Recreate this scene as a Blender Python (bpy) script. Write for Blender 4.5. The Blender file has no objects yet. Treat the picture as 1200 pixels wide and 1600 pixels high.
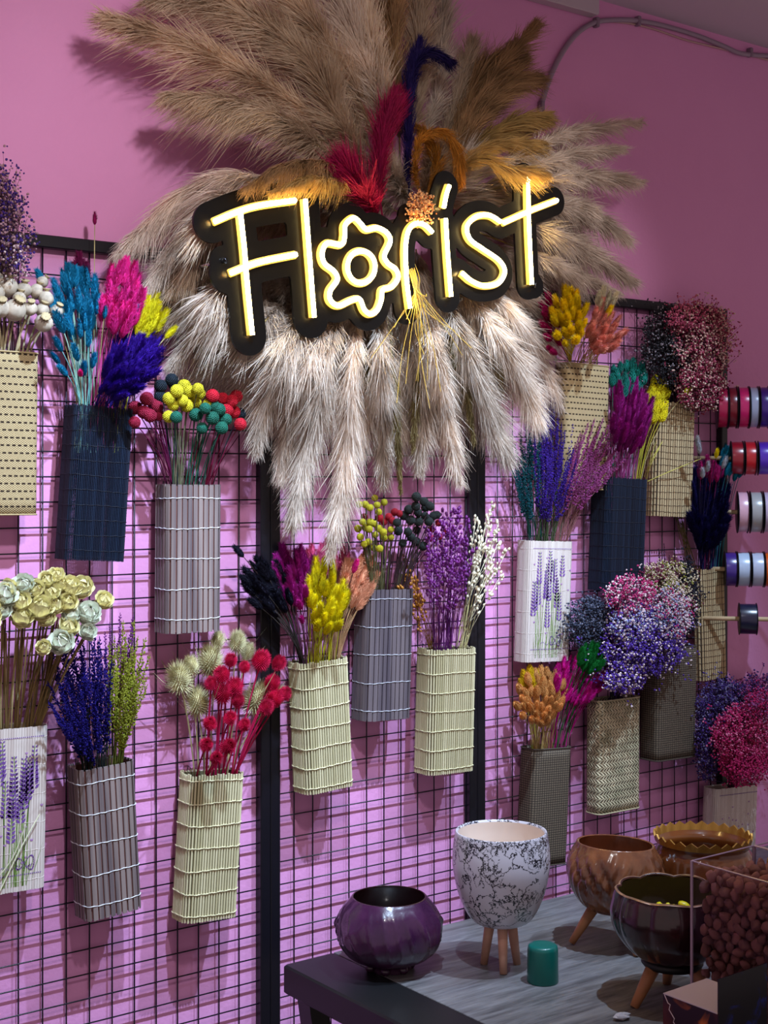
import bpy, math, random
import numpy as np
from mathutils import Vector, Matrix, Quaternion
random.seed(7); RNG = np.random.default_rng(7)
R = random.random
def U(a, b): return a + (b - a) * random.random()

# ------------------------------------------------------------------ camera, world, light, exposure
F = 2200.0; CAM = Vector((-1.970, -2.627, 1.75)); HY = 745
S = bpy.context.scene; COL = S.collection
cd = bpy.data.cameras.new('camera'); cam = bpy.data.objects.new('camera', cd); COL.objects.link(cam)
cam.location = CAM; cam.rotation_euler = (math.radians(90), 0, -math.atan2(.6, .8))
cd.sensor_fit = 'AUTO'; cd.sensor_width = 36; cd.lens = F / 1600 * 36
cd.shift_y = -(800 - HY) / 1600; cd.clip_start = .05
S.camera = cam
S.view_settings.view_transform = 'Standard'; S.view_settings.look = 'None'
S.view_settings.exposure = 0; S.view_settings.gamma = 1; S.view_settings.use_curve_mapping = False
W = bpy.data.worlds.new('world'); S.world = W; W.use_nodes = True
W.node_tree.nodes['Background'].inputs[0].default_value = (1.0, .80, .80, 1)
W.node_tree.nodes['Background'].inputs[1].default_value = .37
def spot(x, y, z, tx, tz, power, col, size=70, blend=.6, rad=.02):
    l = bpy.data.lights.new('ceiling_or_fill_spot', 'SPOT'); o = bpy.data.objects.new('ceiling_or_fill_spot', l); COL.objects.link(o)
    l.energy = power; l.color = col; l.spot_size = math.radians(size); l.spot_blend = blend; l.shadow_soft_size = rad
    o.location = (x, y, z)
    d = Vector((tx, 0, tz)) - Vector((x, y, z)); o.rotation_euler = d.to_track_quat('-Z', 'Y').to_euler()
COOL = (.60, .80, 1.06)
spot(-.72, -1.02, 2.92, -.78, 1.0, 230, COOL, 56, .9)
spot(.12, -1.02, 2.92, -.05, .95, 215, COOL, 56, .9)
spot(.84, -1.02, 2.92, .60, .95, 135, COOL, 54, .9)
spot(.55, -1.6, 2.9, .42, 2.1, 38, (.95, .90, .88), 42, .9, .04)  # added fill, brightens the cream plumes at the right
spot(-1.0, -1.7, 2.9, -.50, 1.95, 70, (.95, .90, .90), 74, .9, .05)  # added wide fill, lifts the upper wall and top plumes

# ------------------------------------------------------------------ projection helpers (pixel -> real place)
def ray(px, py):
    u = (px - 600) / F; v = (HY - py) / F
    return Vector((.6 + .8 * u, .8 - .6 * u, v))
def P(px, py, y=0.0):
    d = ray(px, py); t = (y - CAM.y) / d.y
    return CAM + d * t
TZ = .735
def T(px, py, z=TZ):
    d = ray(px, py); t = (z - CAM.z) / d.z
    return CAM + d * t
def ppm(p):                                    # pixels per metre at a point
    return F / ((p - CAM).dot(Vector((.6, .8, 0))))

# ------------------------------------------------------------------ materials
def lin(c): return tuple(((x / 255) / 12.92 if x / 255 <= .04045 else ((x / 255 + .055) / 1.055) ** 2.4) for x in c)
MATS = {}
class NT:
    def __init__(s, m): s.t = m.node_tree; s.b = s.t.nodes['Principled BSDF']
    def n(s, k, **kw):
        x = s.t.nodes.new(k)
        for a, v in kw.items(): setattr(x, a, v)
        return x
    def l(s, a, b): s.t.links.new(a, b)
    def math(s, op, a, b=None, c=None):
        x = s.n('ShaderNodeMath', operation=op)
        for i, v in enumerate((a, b, c)):
            if v is None: continue
            if isinstance(v, (int, float)): x.inputs[i].default_value = v
            else: s.l(v, x.inputs[i])
        return x.outputs[0]
    def mix(s, f, a, b):
        x = s.n('ShaderNodeMix', data_type='RGBA')
        if isinstance(f, (int, float)): x.inputs[0].default_value = f
        else: s.l(f, x.inputs[0])
        for i, v in ((6, a), (7, b)):
            if isinstance(v, tuple): x.inputs[i].default_value = (*v, 1)
            else: s.l(v, x.inputs[i])
        return x.outputs[2]
    def noise(s, scale, detail=3, coord='Object', rough=.5, vec=None, dist=0):
        x = s.n('ShaderNodeTexNoise'); x.inputs['Scale'].default_value = scale; x.inputs['Detail'].default_value = detail
        x.inputs['Roughness'].default_value = rough; x.inputs['Distortion'].default_value = dist
        s.l(vec if vec is not None else s.co(coord), x.inputs['Vector']); return x.outputs['Fac']
    def co(s, k='Object'):
        if not hasattr(s, 'tc'): s.tc = s.n('ShaderNodeTexCoord')
        return s.tc.outputs[k]
    def map(s, sc, coord='Object', rot=(0, 0, 0)):
        x = s.n('ShaderNodeMapping'); x.inputs['Scale'].default_value = sc; x.inputs['Rotation'].default_value = rot
        s.l(s.co(coord), x.inputs[0]); return x.outputs[0]
    def ramp(s, f, a, b):
        x = s.n('ShaderNodeMapRange'); x.inputs[1].default_value = a; x.inputs[2].default_value = b; s.l(f, x.inputs[0]); return x.outputs[0]
    def bump(s, h, st=.3, d=.002):
        x = s.n('ShaderNodeBump'); x.inputs['Strength'].default_value = st; x.inputs['Distance'].default_value = d
        s.l(h, x.inputs['Height']); s.l(x.outputs[0], s.b.inputs['Normal'])
def mat(name, col, rough=.6, metal=0, var=.0, vs=30, bump=0, bs=120, spec=.5, coat=0, trans=0, vary_obj=0):
    """plain procedural material; var mixes a darker/lighter tone by noise; vary_obj shifts tone per instance"""
    if name in MATS: return MATS[name]
    m = bpy.data.materials.new(name); m.use_nodes = True; MATS[name] = m; q = NT(m)
    c = lin(col); q.b.inputs['Base Color'].default_value = (*c, 1)
    q.b.inputs['Roughness'].default_value = rough; q.b.inputs['Metallic'].default_value = metal
    q.b.inputs['Specular IOR Level'].default_value = spec; q.b.inputs['Coat Weight'].default_value = coat
    if trans: q.b.inputs['Subsurface Weight'].default_value = 0
    out = None
    if var:
        f = q.noise(vs, 4)
        f = q.ramp(f, .3, .7)
        out = q.mix(f, tuple(x * (1 - var) for x in c), tuple(min(1, x * (1 + var)) for x in c))
    if vary_obj:
        oi = q.n('ShaderNodeObjectInfo')
        hs = q.n('ShaderNodeHueSaturation')
        if out is not None: q.l(out, hs.inputs['Color'])
        else: hs.inputs['Color'].default_value = (*c, 1)
        v = q.math('MULTIPLY_ADD', oi.outputs['Random'], vary_obj, 1 - vary_obj / 2)
        q.l(v, hs.inputs['Value']); out = hs.outputs[0]
    if out is not None: q.l(out, q.b.inputs['Base Color'])
    if bump: q.bump(q.noise(bs, 4), bump)
    return m
def fibre(name, col, var=.35, vs=18, tr=.25, col2=None):
    """plant fibre: diffuse with a little light passing through"""
    if name in MATS: return MATS[name]
    m = bpy.data.materials.new(name); m.use_nodes = True; MATS[name] = m; q = NT(m)
    c = lin(col); c2 = lin(col2) if col2 else tuple(x * (1 - var) for x in c)
    f = q.ramp(q.noise(vs, 3), .35, .65)
    k = q.mix(f, c2, tuple(min(1, x * (1 + var * .4)) for x in c))
    oi = q.n('ShaderNodeObjectInfo'); hs = q.n('ShaderNodeHueSaturation'); q.l(k, hs.inputs['Color'])
    q.l(q.math('MULTIPLY_ADD', oi.outputs['Random'], .3, .85), hs.inputs['Value']); k = hs.outputs[0]
    q.l(k, q.b.inputs['Base Color']); q.b.inputs['Roughness'].default_value = .75; q.b.inputs['Specular IOR Level'].default_value = .2
    tl = q.n('ShaderNodeBsdfTranslucent'); q.l(k, tl.inputs[0]); mx = q.n('ShaderNodeMixShader'); mx.inputs[0].default_value = tr
    q.l(q.b.outputs[0], mx.inputs[1]); q.l(tl.outputs[0], mx.inputs[2])
    q.l(mx.outputs[0], q.t.nodes['Material Output'].inputs[0])
    return m
def emis(name, col, st):
    m = bpy.data.materials.new(name); m.use_nodes = True; q = NT(m)
    q.b.inputs['Base Color'].default_value = (*col, 1); q.b.inputs['Emission Color'].default_value = (*col, 1); q.b.inputs['Emission Strength'].default_value = st
    return m

# ------------------------------------------------------------------ object helpers
def tag(o, label=None, cat=None, group=None, kind=None):
    if label: o['label'] = label
    if cat: o['category'] = cat
    if group: o['group'] = group
    if kind: o['kind'] = kind
    return o
def empty(name, loc=(0, 0, 0), rot=(0, 0, 0)):
    o = bpy.data.objects.new(name, None); COL.objects.link(o); o.location = loc; o.rotation_euler = rot; o.empty_display_size = .02; return o
def mesh(name, v, f, m, smooth=False):
    me = bpy.data.meshes.new(name); me.from_pydata([tuple(x) for x in v], [], f); me.update()
    for mm in (m if isinstance(m, (list, tuple)) else [m]): me.materials.append(mm)
    if smooth: me.polygons.foreach_set('use_smooth', [True] * len(me.polygons))
    return me
def qmesh(name, V, Q, m, smooth=False):
    """fast numpy quad mesh"""
    me = bpy.data.meshes.new(name); n = len(Q)
    me.vertices.add(len(V)); me.vertices.foreach_set('co', V.astype(np.float32).ravel())
    me.loops.add(n * 4); me.loops.foreach_set('vertex_index', Q.astype(np.int32).ravel())
    me.polygons.add(n); me.polygons.foreach_set('loop_start', np.arange(0, n * 4, 4, dtype=np.int32))
    me.polygons.foreach_set('loop_total', np.full(n, 4, dtype=np.int32))
    me.update(calc_edges=True); me.materials.append(m)
    if smooth: me.polygons.foreach_set('use_smooth', [True] * n)
    return me
def link(name, me, parent=None, loc=None, rot=None, quat=None, sc=None):
    o = bpy.data.objects.new(name, me); COL.objects.link(o)
    if parent: o.parent = parent
    if loc is not None: o.location = loc
    if rot is not None: o.rotation_euler = rot
    if quat is not None: o.rotation_mode = 'QUATERNION'; o.rotation_quaternion = quat
    if sc is not None: o.scale = (sc, sc, sc) if isinstance(sc, (int, float)) else sc
    return o
class MB:
    def __init__(s): s.v = []; s.f = []
    def add(s, v, f):
        b = len(s.v); s.v += [Vector(x) for x in v]; s.f += [tuple(i + b for i in q) for q in f]; return s
    def box(s, c, d, M=None, bev=0):
        x, y, z = (k / 2 for k in d); c = Vector(c)
        if bev:
            pts = []
            for sz in (-1, 1):
                zz = [(-z, 1), (-z + bev, 0)] if sz < 0 else [(z - bev, 0), (z, 1)]
                for (h, ins) in zz:
                    i = bev if ins else 0
                    ring = []
                    for (a, b2) in ((-1, -1), (1, -1), (1, 1), (-1, 1)):
                        X, Y = x - i, y - i; e = bev
                        if (a, b2) == (-1, -1): ring += [(-X, -Y + e), (-X + e, -Y)]
                        if (a, b2) == (1, -1): ring += [(X - e, -Y), (X, -Y + e)]
                        if (a, b2) == (1, 1): ring += [(X, Y - e), (X - e, Y)]
                        if (a, b2) == (-1, 1): ring += [(-X + e, Y), (-X, Y - e)]
                    pts.append([(p[0], p[1], h) for p in ring])
            v = [Vector(p) for r_ in pts for p in r_]; f = []
            for k in range(3):
                for j in range(8): f.append((k * 8 + j, k * 8 + (j + 1) % 8, k * 8 + 8 + (j + 1) % 8, k * 8 + 8 + j))
            f.append(tuple(range(7, -1, -1))); f.append(tuple(range(24, 32)))
        else:
            v = [Vector(p) for p in ((-x, -y, -z), (x, -y, -z), (x, y, -z), (-x, y, -z), (-x, -y, z), (x, -y, z), (x, y, z), (-x, y, z))]
            f = [(3, 2, 1, 0), (4, 5, 6, 7), (0, 1, 5, 4), (1, 2, 6, 5), (2, 3, 7, 6), (3, 0, 4, 7)]
        if M: v = [M @ p for p in v]
        return s.add([p + c for p in v], f)
    def tube(s, pts, r, n=6, closed=False, cap=True):
        pts = [Vector(p) for p in pts]; L = len(pts)
        rr = r if isinstance(r, (list, tuple)) else [r] * L
        base = len(s.v); up = None
        for i, p in enumerate(pts):
            a = pts[i - 1] if (i or closed) else p; b = pts[(i + 1) % L] if (i < L - 1 or closed) else p
            t = (b - a).normalized() if (b - a).length > 1e-9 else Vector((0, 0, 1))
            if up is None: up = t.orthogonal().normalized()
            up = (up - t * up.dot(t)).normalized() if (up - t * up.dot(t)).length > 1e-6 else t.orthogonal().normalized()
            w = t.cross(up)
            for k in range(n):
                an = 2 * math.pi * k / n; s.v.append(p + (up * math.cos(an) + w * math.sin(an)) * rr[i])
        for i in range(L if closed else L - 1):
            for k in range(n):
                a = base + i * n + k; b = base + i * n + (k + 1) % n; j = (i + 1) % L
                s.f.append((a, b, base + j * n + (k + 1) % n, base + j * n + k))
        if cap and not closed:
            s.f.append(tuple(base + k for k in range(n - 1, -1, -1))); s.f.append(tuple(base + (L - 1) * n + k for k in range(n)))
        return s
    def lathe(s, prof, n=48, fn=None, cx=0, cy=0, closed_top=False):
        base = len(s.v); L = len(prof)
        for i, (r, z) in enumerate(prof):
            for k in range(n):
                a = 2 * math.pi * k / n; rr, zz = (fn(r, z, a, i) if fn else (r, z))
                s.v.append(Vector((cx + rr * math.cos(a), cy + rr * math.sin(a), zz)))
        for i in range(L - 1):
            for k in range(n):
                s.f.append((base + i * n + k, base + i * n + (k + 1) % n, base + (i + 1) * n + (k + 1) % n, base + (i + 1) * n + k))
        return s
    def ball(s, c, r, n=6, m=4, sc=(1, 1, 1), q=None):
        base = len(s.v); c = Vector(c)
        for i in range(m + 1):
            th = math.pi * i / m
            for k in range(n):
                a = 2 * math.pi * k / n
                p = Vector((r * sc[0] * math.sin(th) * math.cos(a), r * sc[1] * math.sin(th) * math.sin(a), r * sc[2] * math.cos(th)))
                if q: p = q @ p
                s.v.append(c + p)
        for i in range(m):
            for k in range(n):
                s.f.append((base + i * n + k, base + (i + 1) * n + k, base + (i + 1) * n + (k + 1) % n, base + i * n + (k + 1) % n))
        return s
    def spike(s, p, d, w=.001):
        p = Vector(p); d = Vector(d); a = d.orthogonal().normalized() * w; b = d.normalized().cross(a)
        return s.add([p + a, p - a * .5 + b * .87, p - a * .5 - b * .87, p + d], [(0, 1, 3), (1, 2, 3), (2, 0, 3)])
    def mesh(s, name, m, smooth=False): return mesh(name, s.v, s.f, m, smooth)
    def build(s, name, m, parent=None, smooth=False, loc=None, rot=None): return link(name, s.mesh(name, m, smooth), parent, loc, rot)
def spline(pts, n=8, closed=False):
    pts = [Vector(p) for p in pts]; out = []; L = len(pts)
    for i in range(L if closed else L - 1):
        p0 = pts[i - 1] if (i or closed) else pts[0] * 2 - pts[1]; p1 = pts[i]; p2 = pts[(i + 1) % L]
        p3 = pts[(i + 2) % L] if (closed or i + 2 < L) else p2 * 2 - p1
        for k in range(n):
            t = k / n; out.append(.5 * ((2 * p1) + (p2 - p0) * t + (2 * p0 - 5 * p1 + 4 * p2 - p3) * t * t + (3 * p1 - p0 - 3 * p2 + p3) * t ** 3))
    if not closed: out.append(pts[-1])
    return out

# ================================================================== STRUCTURE
WY = .009
wm = bpy.data.materials.new('pink_paint'); wm.use_nodes = True; q = NT(wm)
q.l(q.mix(q.ramp(q.noise(2.2, 3), .3, .7), lin((222, 148, 198)), lin((227, 154, 203))), q.b.inputs['Base Color'])
q.b.inputs['Roughness'].default_value = .62; q.b.inputs['Specular IOR Level'].default_value = .25
h1 = q.noise(16, 5, rough=.6); h2 = q.noise(90, 3)
q.bump(q.math('ADD', h1, q.math('MULTIPLY', h2, .25)), .35, .006)
wall = MB().box((0, WY + .06, 1.505), (6.4, .12, 3.01)).build('wall_back', wm); tag(wall, kind='structure')
cm = mat('ceiling_paint', (205, 190, 205), .9, bump=.2, bs=60)
tag(MB().box((0, -1.44, 3.06), (6.4, 3.1, .1)).build('ceiling', cm), kind='structure')
tag(MB().box((0, -1.44, -.05), (6.4, 3.1, .1)).build('floor', mat('floor_tile', (120, 110, 112), .5, var=.1, vs=4)), kind='structure')
cab = mat('trunk_plastic', (196, 178, 190), .5)
x1 = P(931, 20, WY - .02).x
tr = MB().box((x1 - 1.0, WY - .018, 2.978), (2.0, .034, .045), bev=.003).build('trim_1', cab); tag(tr, kind='structure')
# conduit and thin cable on the wall
cg = mat('conduit_grey', (150, 128, 148), .45)
o = empty('wall_conduit', P(848, 165, WY)); tag(o, 'grey plastic conduit curving down the pink wall under the ceiling', 'conduit')
pts = [P(a, b, WY - .009) for a, b in ((843, 178), (850, 150), (862, 115), (880, 80), (902, 52), (930, 35), (965, 31), (1000, 33), (1040, 41), (1090, 56), (1130, 72), (1160, 84), (1215, 88))]
MB().tube([p - o.location for p in spline(pts, 6)], .0068, 10).build('pipe', cg, o, True)
for a, b in ((846, 166), (932, 35), (997, 33), (1172, 82)):
    p = P(a, b, WY - .009) - o.location
    MB().box(p + Vector((0, .001, 0)), (.012, .018, .026), bev=.002).build('pipe_clip', mat('clip_grey', (135, 112, 132), .5), o)
pts = [P(a, b, WY - .004) for a, b in ((935, 33), (980, 36), (1020, 45), (1070, 62), (1110, 72), (1160, 84), (1215, 97))]
tag(MB().tube(spline(pts, 6), .0028, 6).build('thin_cable', mat('cable_white', (190, 150, 150), .5), None, True), 'thin pale cable sagging along the pink wall beneath the conduit', 'cable')

# ================================================================== WIRE GRID PANELS
blk = mat('black_powder_coat', (16, 14, 22), .38, spec=.4)
wblk = mat('black_wire', (14, 12, 26), .4)
GT = 2.226; GB = .25
def panel(xl, xr, first, label):
    o = empty('grid_panel', ((xl + xr) / 2, 0, GB)); tag(o, label, 'grid panel')
    L = Vector(o.location); w = .025
    m = MB()
    m.box(Vector((xl + w / 2, -.0035, (GT + GB) / 2)) - L, (w, .022, GT - GB), bev=.002)
    m.box(Vector((xr - w / 2, -.0035, (GT + GB) / 2)) - L, (w, .022, GT - GB), bev=.002)
    m.box(Vector(((xl + xr) / 2, -.0035, GT - w / 2)) - L, (xr - xl, .0222, w), bev=.002)
    m.box(Vector(((xl + xr) / 2, -.0035, GB + w / 2)) - L, (xr - xl, .0222, w), bev=.002)
    m.build('frame', blk, o)
    g = MB(); x = first
    while x < xr - .02:
        if x > xl + .02: g.tube([Vector((x, 0, GB + .02)) - L, Vector((x, 0, GT - .02)) - L], .0016, 6)
        x += .05
    z = GB + .05
    while z < GT - .03:
        g.tube([Vector((xl + .02, -.003, z)) - L, Vector((xr - .02, -.003, z)) - L], .0016, 6); z += .05
    g.build('wire_grid', wblk, o, True)
panel(-1.41, -.3205, -1.392, 'black wire grid panel covering the left side of the pink wall')
panel(-.3195, .2755, -.30 + .0, 'black wire grid panel in the middle, below the pampas grass')
panel(.2765, 1.21, .302, 'black wire grid panel at the right, next to the ribbon spools')

# ================================================================== BASKETS
def rrect(w, e, r, n=6):
    """closed rounded rectangle, points with arclength, starts at back centre"""
    pts = []
    for (sx, sy, a0) in ((1, 1, 0), (-1, 1, 90), (-1, -1, 180), (1, -1, 270)):
        for k in range(n + 1):
            a = math.radians(a0 + 90 * k / n); pts.append(Vector((sx * (w / 2 - r) + r * math.cos(a), sy * (e / 2 - r) + r * math.sin(a), 0)))
    return pts
def resample(pts, step):
    P2 = pts + [pts[0]]; seg = [(P2[i + 1] - P2[i]).length for i in range(len(pts))]; L = sum(seg); N = max(8, int(L / step)); out = []
    i = 0; acc = 0
    for k in range(N):
        s = L * k / N
        while acc + seg[i] < s and i < len(seg) - 1: acc += seg[i]; i += 1
        d = (P2[i + 1] - P2[i]); out.append((P2[i] + d * ((s - acc) / max(seg[i], 1e-9)), d.normalized()))
    return out, L
def uvmat(name, fn, rough=.75, bump=.6):
    if name in MATS: return MATS[name]
    m = bpy.data.materials.new(name); m.use_nodes = True; MATS[name] = m; q = NT(m)
    sx = q.n('ShaderNodeSeparateXYZ'); uv = q.n('ShaderNodeUVMap'); q.l(uv.outputs[0], sx.inputs[0])
    u, v = sx.outputs[0], sx.outputs[1]
    col, h = fn(q, u, v); q.l(col, q.b.inputs['Base Color']); q.b.inputs['Roughness'].default_value = rough
    q.b.inputs['Specular IOR Level'].default_value = .25
    q.bump(h, bump, .003); return m
def fr(q, x, p): return q.math('FRACT', q.math('DIVIDE', x, p))
def tri(q, x, p): return q.math('PINGPONG', x, p)
def f_beige(q, u, v):
    row = q.math('FLOOR', q.math('DIVIDE', v, .0145))
    us = q.math('ADD', u, q.math('MULTIPLY', row, .004))
    a = q.math('LESS_THAN', fr(q, v, .0145), .24); b = q.math('LESS_THAN', fr(q, us, .0115), .62)
    dash = q.math('MULTIPLY', a, b)
    fine = q.math('MULTIPLY', q.math('SINE', q.math('MULTIPLY', u, 1090)), q.math('SINE', q.math('MULTIPLY', v, 1730)))
    n = q.noise(60, 3)
    c = q.mix(q.ramp(fine, -1, 1), lin((150, 128, 92)), lin((218, 197, 152)))
    c = q.mix(q.math('MULTIPLY', n, .5), c, lin((170, 146, 104)))
    return q.mix(dash, c, lin((52, 38, 28))), q.math('SUBTRACT', q.math('MULTIPLY', fine, .5), dash)
def f_dark(q, u, v):
    a = fr(q, u, .0075); b = fr(q, v, .0058)
    line = q.math('MAXIMUM', q.math('LESS_THAN', a, .22), q.math('LESS_THAN', b, .25))
    row = q.math('FLOOR', q.math('DIVIDE', v, .0058)); n = q.noise(900, 1)
    c = q.mix(q.ramp(n, .3, .7), lin((84, 72, 60)), lin((128, 112, 94)))
    return q.mix(line, c, lin((40, 33, 29))), q.math('SUBTRACT', 1, line)
def f_chev(q, u, v):
    t = q.math('MULTIPLY', tri(q, v, .010), 1.1)
    d = fr(q, q.math('ADD', u, t), .0105)
    a = q.math('LESS_THAN', d, .28); b = q.math('GREATER_THAN', fr(q, v, .010), .2); e = q.math('LESS_THAN', fr(q, v, .010), .85)
    dark = q.math('MULTIPLY', a, q.math('MULTIPLY', b, e))
    n = q.noise(25, 3)
    c = q.mix(q.ramp(n, .35, .65), lin((168, 160, 128)), lin((222, 205, 168)))
    c = q.mix(q.math('MULTIPLY', q.math('LESS_THAN', fr(q, v, .010), .10), .55), c, lin((120, 108, 84)))
    return q.mix(dark, c, lin((48, 44, 36))), q.math('SUBTRACT', q.math('SINE', q.math('MULTIPLY', d, 6.283)), dark)
BK = {}
WOOD_SLAT = mat('walnut_slat', (142, 122, 120), .7, var=.22, vs=45, bump=.3, bs=200)
WOOD_DARK = mat('walnut_edge', (86, 56, 50), .75)
def stripmat(name, c1, c2, sc=90, rough=.6):
    """slats cut from differently toned wood, tone changes from slat to slat"""
    if name in MATS: return MATS[name]
    m = bpy.data.materials.new(name); m.use_nodes = True; MATS[name] = m; q = NT(m)
    mp = q.map((sc, sc, 2.0)); f = q.ramp(q.noise(1.0, 2, vec=mp), .35, .65)
    q.l(q.mix(f, lin(c1), lin(c2)), q.b.inputs['Base Color']); q.b.inputs['Roughness'].default_value = rough; q.b.inputs['Specular IOR Level'].default_value = .3
    g = q.map((400, 400, 12)); q.bump(q.noise(1.0, 3, vec=g), .2, .001); return m
STY = {
 'natural': dict(pitch=.0063, sw=.0041, th=.0030, mat=lambda: stripmat('bamboo_splint', (188, 178, 138), (218, 208, 170)), liner=(84, 74, 46), thr=(214, 204, 164), tp=.047, tr=.0012, per=1, edge=.012),
 'walnut': dict(pitch=.0120, sw=.0090, th=.0022, mat=lambda: stripmat('walnut_strip', (92, 80, 84), (140, 124, 120), 70), liner=(104, 64, 58), thr=(222, 222, 226), tp=.062, tr=.0009, per=1, edge=.028),
 'grey': dict(pitch=.0120, sw=.0100, th=.0022, mat=lambda: stripmat('grey_strip', (76, 67, 76), (112, 100, 104), 70), liner=(62, 46, 50), thr=(190, 190, 198), tp=.056, tr=.0009, per=1, edge=.022),
 'navy': dict(pitch=.0036, sw=.0024, th=.0022, mat=lambda: stripmat('navy_stick', (14, 22, 40), (26, 40, 62), 200, .5), liner=None, thr=(16, 20, 38), tp=.030, tr=.0006, per=1, edge=.02),
 'print': dict(pitch=.0052, sw=.0048, th=.0014, mat=lambda: stripmat('pale_splint', (200, 184, 176), (220, 208, 200), 120), liner=(170, 150, 140), thr=(226, 214, 206), tp=.05, tr=.0004, per=1, edge=.02),
 'open': dict(pitch=.0086, sw=.0058, th=.0026, mat=lambda: stripmat('straw_stick', (176, 150, 112), (206, 184, 142), 120), liner=(38, 26, 24), thr=(72, 54, 42), tp=.018, tr=.0006, per=1, edge=.012),
}
def basket(key, tl, tr_, bl, br, style, label, e=.065, group=None, yaw=0, gap=.004):
    """tl/tr = rim's left and right pixel (x, y); bl/br = the same of the bottom"""
    wy = -(e / 2 + .012 + gap)
    tc = P((tl[0] + tr_[0]) / 2, (tl[1] + tr_[1]) / 2, wy); bc = P((bl[0] + br[0]) / 2, (bl[1] + br[1]) / 2, wy)
    H = (tc - bc).length; ax = (tc - bc).normalized()
    dv = tc - CAM; dv.z = 0; dv.normalize(); s_, c_ = abs(dv.x), abs(dv.y)
    wp = ((tr_[0] - tl[0]) + (br[0] - bl[0])) / 2 / ppm(tc) ; r = .016
    # silhouette of the rounded box seen along dv
    w = (wp - 2 * r - (e - 2 * r) * s_) / c_ + 2 * r
    rot = Matrix.Rotation(math.atan2(ax.x, ax.z), 4, 'Y').to_euler()
    o = empty('wall_basket', bc, rot); tag(o, label, 'basket', group)
    BK[key] = dict(top=tc, bot=bc, w=w, e=e, ax=ax, H=H, o=o, wy=wy)
    pts = rrect(w, e, r)
    if style in STY:
        st = STY[style]; ring, L = resample(pts, st['pitch']); m = MB(); per = L / len(ring); sw = st['sw'] * per / st['pitch']
        for i, (p, t) in enumerate(ring):
            nrm = Vector((t.y, -t.x, 0)); a = p - t * sw / 2; b = p + t * sw / 2; th = st['th']; k = U(-.002, .002) if style in ('navy', 'natural', 'open') else U(-.0006, .0006)
            prof = [a, a + nrm * th * .6, p - t * sw * .22 + nrm * th, p + t * sw * .22 + nrm * th, b + nrm * th * .6, b]
            if style in ('walnut', 'grey', 'print'): prof = [a, a + nrm * th * .85, a + t * sw * .12 + nrm * th, b - t * sw * .12 + nrm * th, b + nrm * th * .85, b]
            v = [x + Vector((0, 0, U(-.0008, .0008))) for x in prof] + [x + Vector((0, 0, H + k)) for x in prof]
            m.add(v, [(j, (j + 1) % 6, (j + 1) % 6 + 6, j + 6) for j in range(6)] + [(5, 4, 3, 2, 1, 0), (6, 7, 8, 9, 10, 11)])
        m.build('slat_wrap', st['mat'](), o)
        if st['liner']:  # backing sheet toned darker than the slats, as shade in the gaps
            ln = rrect(w - .001, e - .001, r); nl = len(ln)
            me = mesh('liner', [p + Vector((0, 0, .003)) for p in ln] + [p + Vector((0, 0, H - .003)) for p in ln], [(j, (j + 1) % nl, nl + (j + 1) % nl, nl + j) for j in range(nl)], mat('liner_' + style, st['liner'], .8))
            link('liner', me, o)
        fl = rrect(w - .004, e - .004, r); link('bottom', mesh('bottom', [p + Vector((0, 0, .006)) for p in fl], [tuple(range(len(fl)))], mat('liner_dark', (60, 50, 46), .9)), o)
        tp = st['tp']; z = H - st['edge']; big = rrect(w + 2 * st['th'] + st['tr'], e + 2 * st['th'] + st['tr'], r + st['th']); rs, _ = resample(big, .006)
        zs = []
        nthr = max(2, round((H - 2 * st['edge']) / tp))
        for k in range(nthr + 1): zs.append(st['edge'] + (H - 2 * st['edge']) * k / nthr)
        th = MB()
        for z in zs:
            th.tube([p + Vector((0, 0, z + .0006 * math.sin(i * 1.7) + .001 * math.sin(i * .23 + z * 40))) for i, (p, t) in enumerate(rs)], [st['tr'] * (1 + .35 * math.sin(i * 2.1)) for i in range(len(rs))], 5, closed=True)
        th.build('thread', mat('thread_' + style, st['thr'], .7), o, True)
    else:
        fn = {'beige': f_beige, 'dark': f_dark, 'chevron': f_chev}[style]
        m = uvmat('weave_' + style, fn); n = len(pts); V = []; Fc = []; UV = []
        P2 = pts + [pts[0]]; al = [0]
        for i in range(n): al.append(al[-1] + (P2[i + 1] - P2[i]).length)
        rows = 12
        for k in range(rows + 1):
            for i in range(n + 1): V.append(P2[i] + Vector((0, 0, H * k / rows)))
        for k in range(rows):
            for i in range(n):
                Fc.append((k * (n + 1) + i, k * (n + 1) + i + 1, (k + 1) * (n + 1) + i + 1, (k + 1) * (n + 1) + i))
                UV += [(al[i], H * k / rows), (al[i + 1], H * k / rows), (al[i + 1], H * (k + 1) / rows), (al[i], H * (k + 1) / rows)]
        me = mesh('woven_body', V, Fc, m, True); uvl = me.uv_layers.new(name='UVMap')
        for i, uv in enumerate(UV): uvl.data[i].uv = uv
        ob = link('woven_body', me, o); sd = ob.modifiers.new('thick', 'SOLIDIFY'); sd.thickness = .003
        fl = rrect(w - .006, e - .006, r); link('bottom', mesh('bottom', [p + Vector((0, 0, .004)) for p in fl], [tuple(range(len(fl)))], mat('liner_dark', (60, 50, 46), .9)), o)
        for z in (.001, H):
            th = MB().tube([p + Vector((0, 0, z)) for p in pts], .0019, 6, closed=True)
            th.build('bound_edge', mat('edge_' + style, {'beige': (176, 154, 112), 'dark': (72, 60, 50), 'chevron': (186, 172, 138)}[style], .8), o, True)
    # two small wire hooks to the grid
    for s in (-1, 1):
        hk = MB().tube([(s * w * .25, e / 2, H - .02), (s * w * .25, e / 2 + .004, H + .004), (s * w * .25, e / 2 + .016, H + .006), (s * w * .25, e / 2 + .016, H - .012)], .0012, 5)
        hk.build('hook', mat('hook_metal', (120, 120, 125), .35, 1), o)
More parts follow.
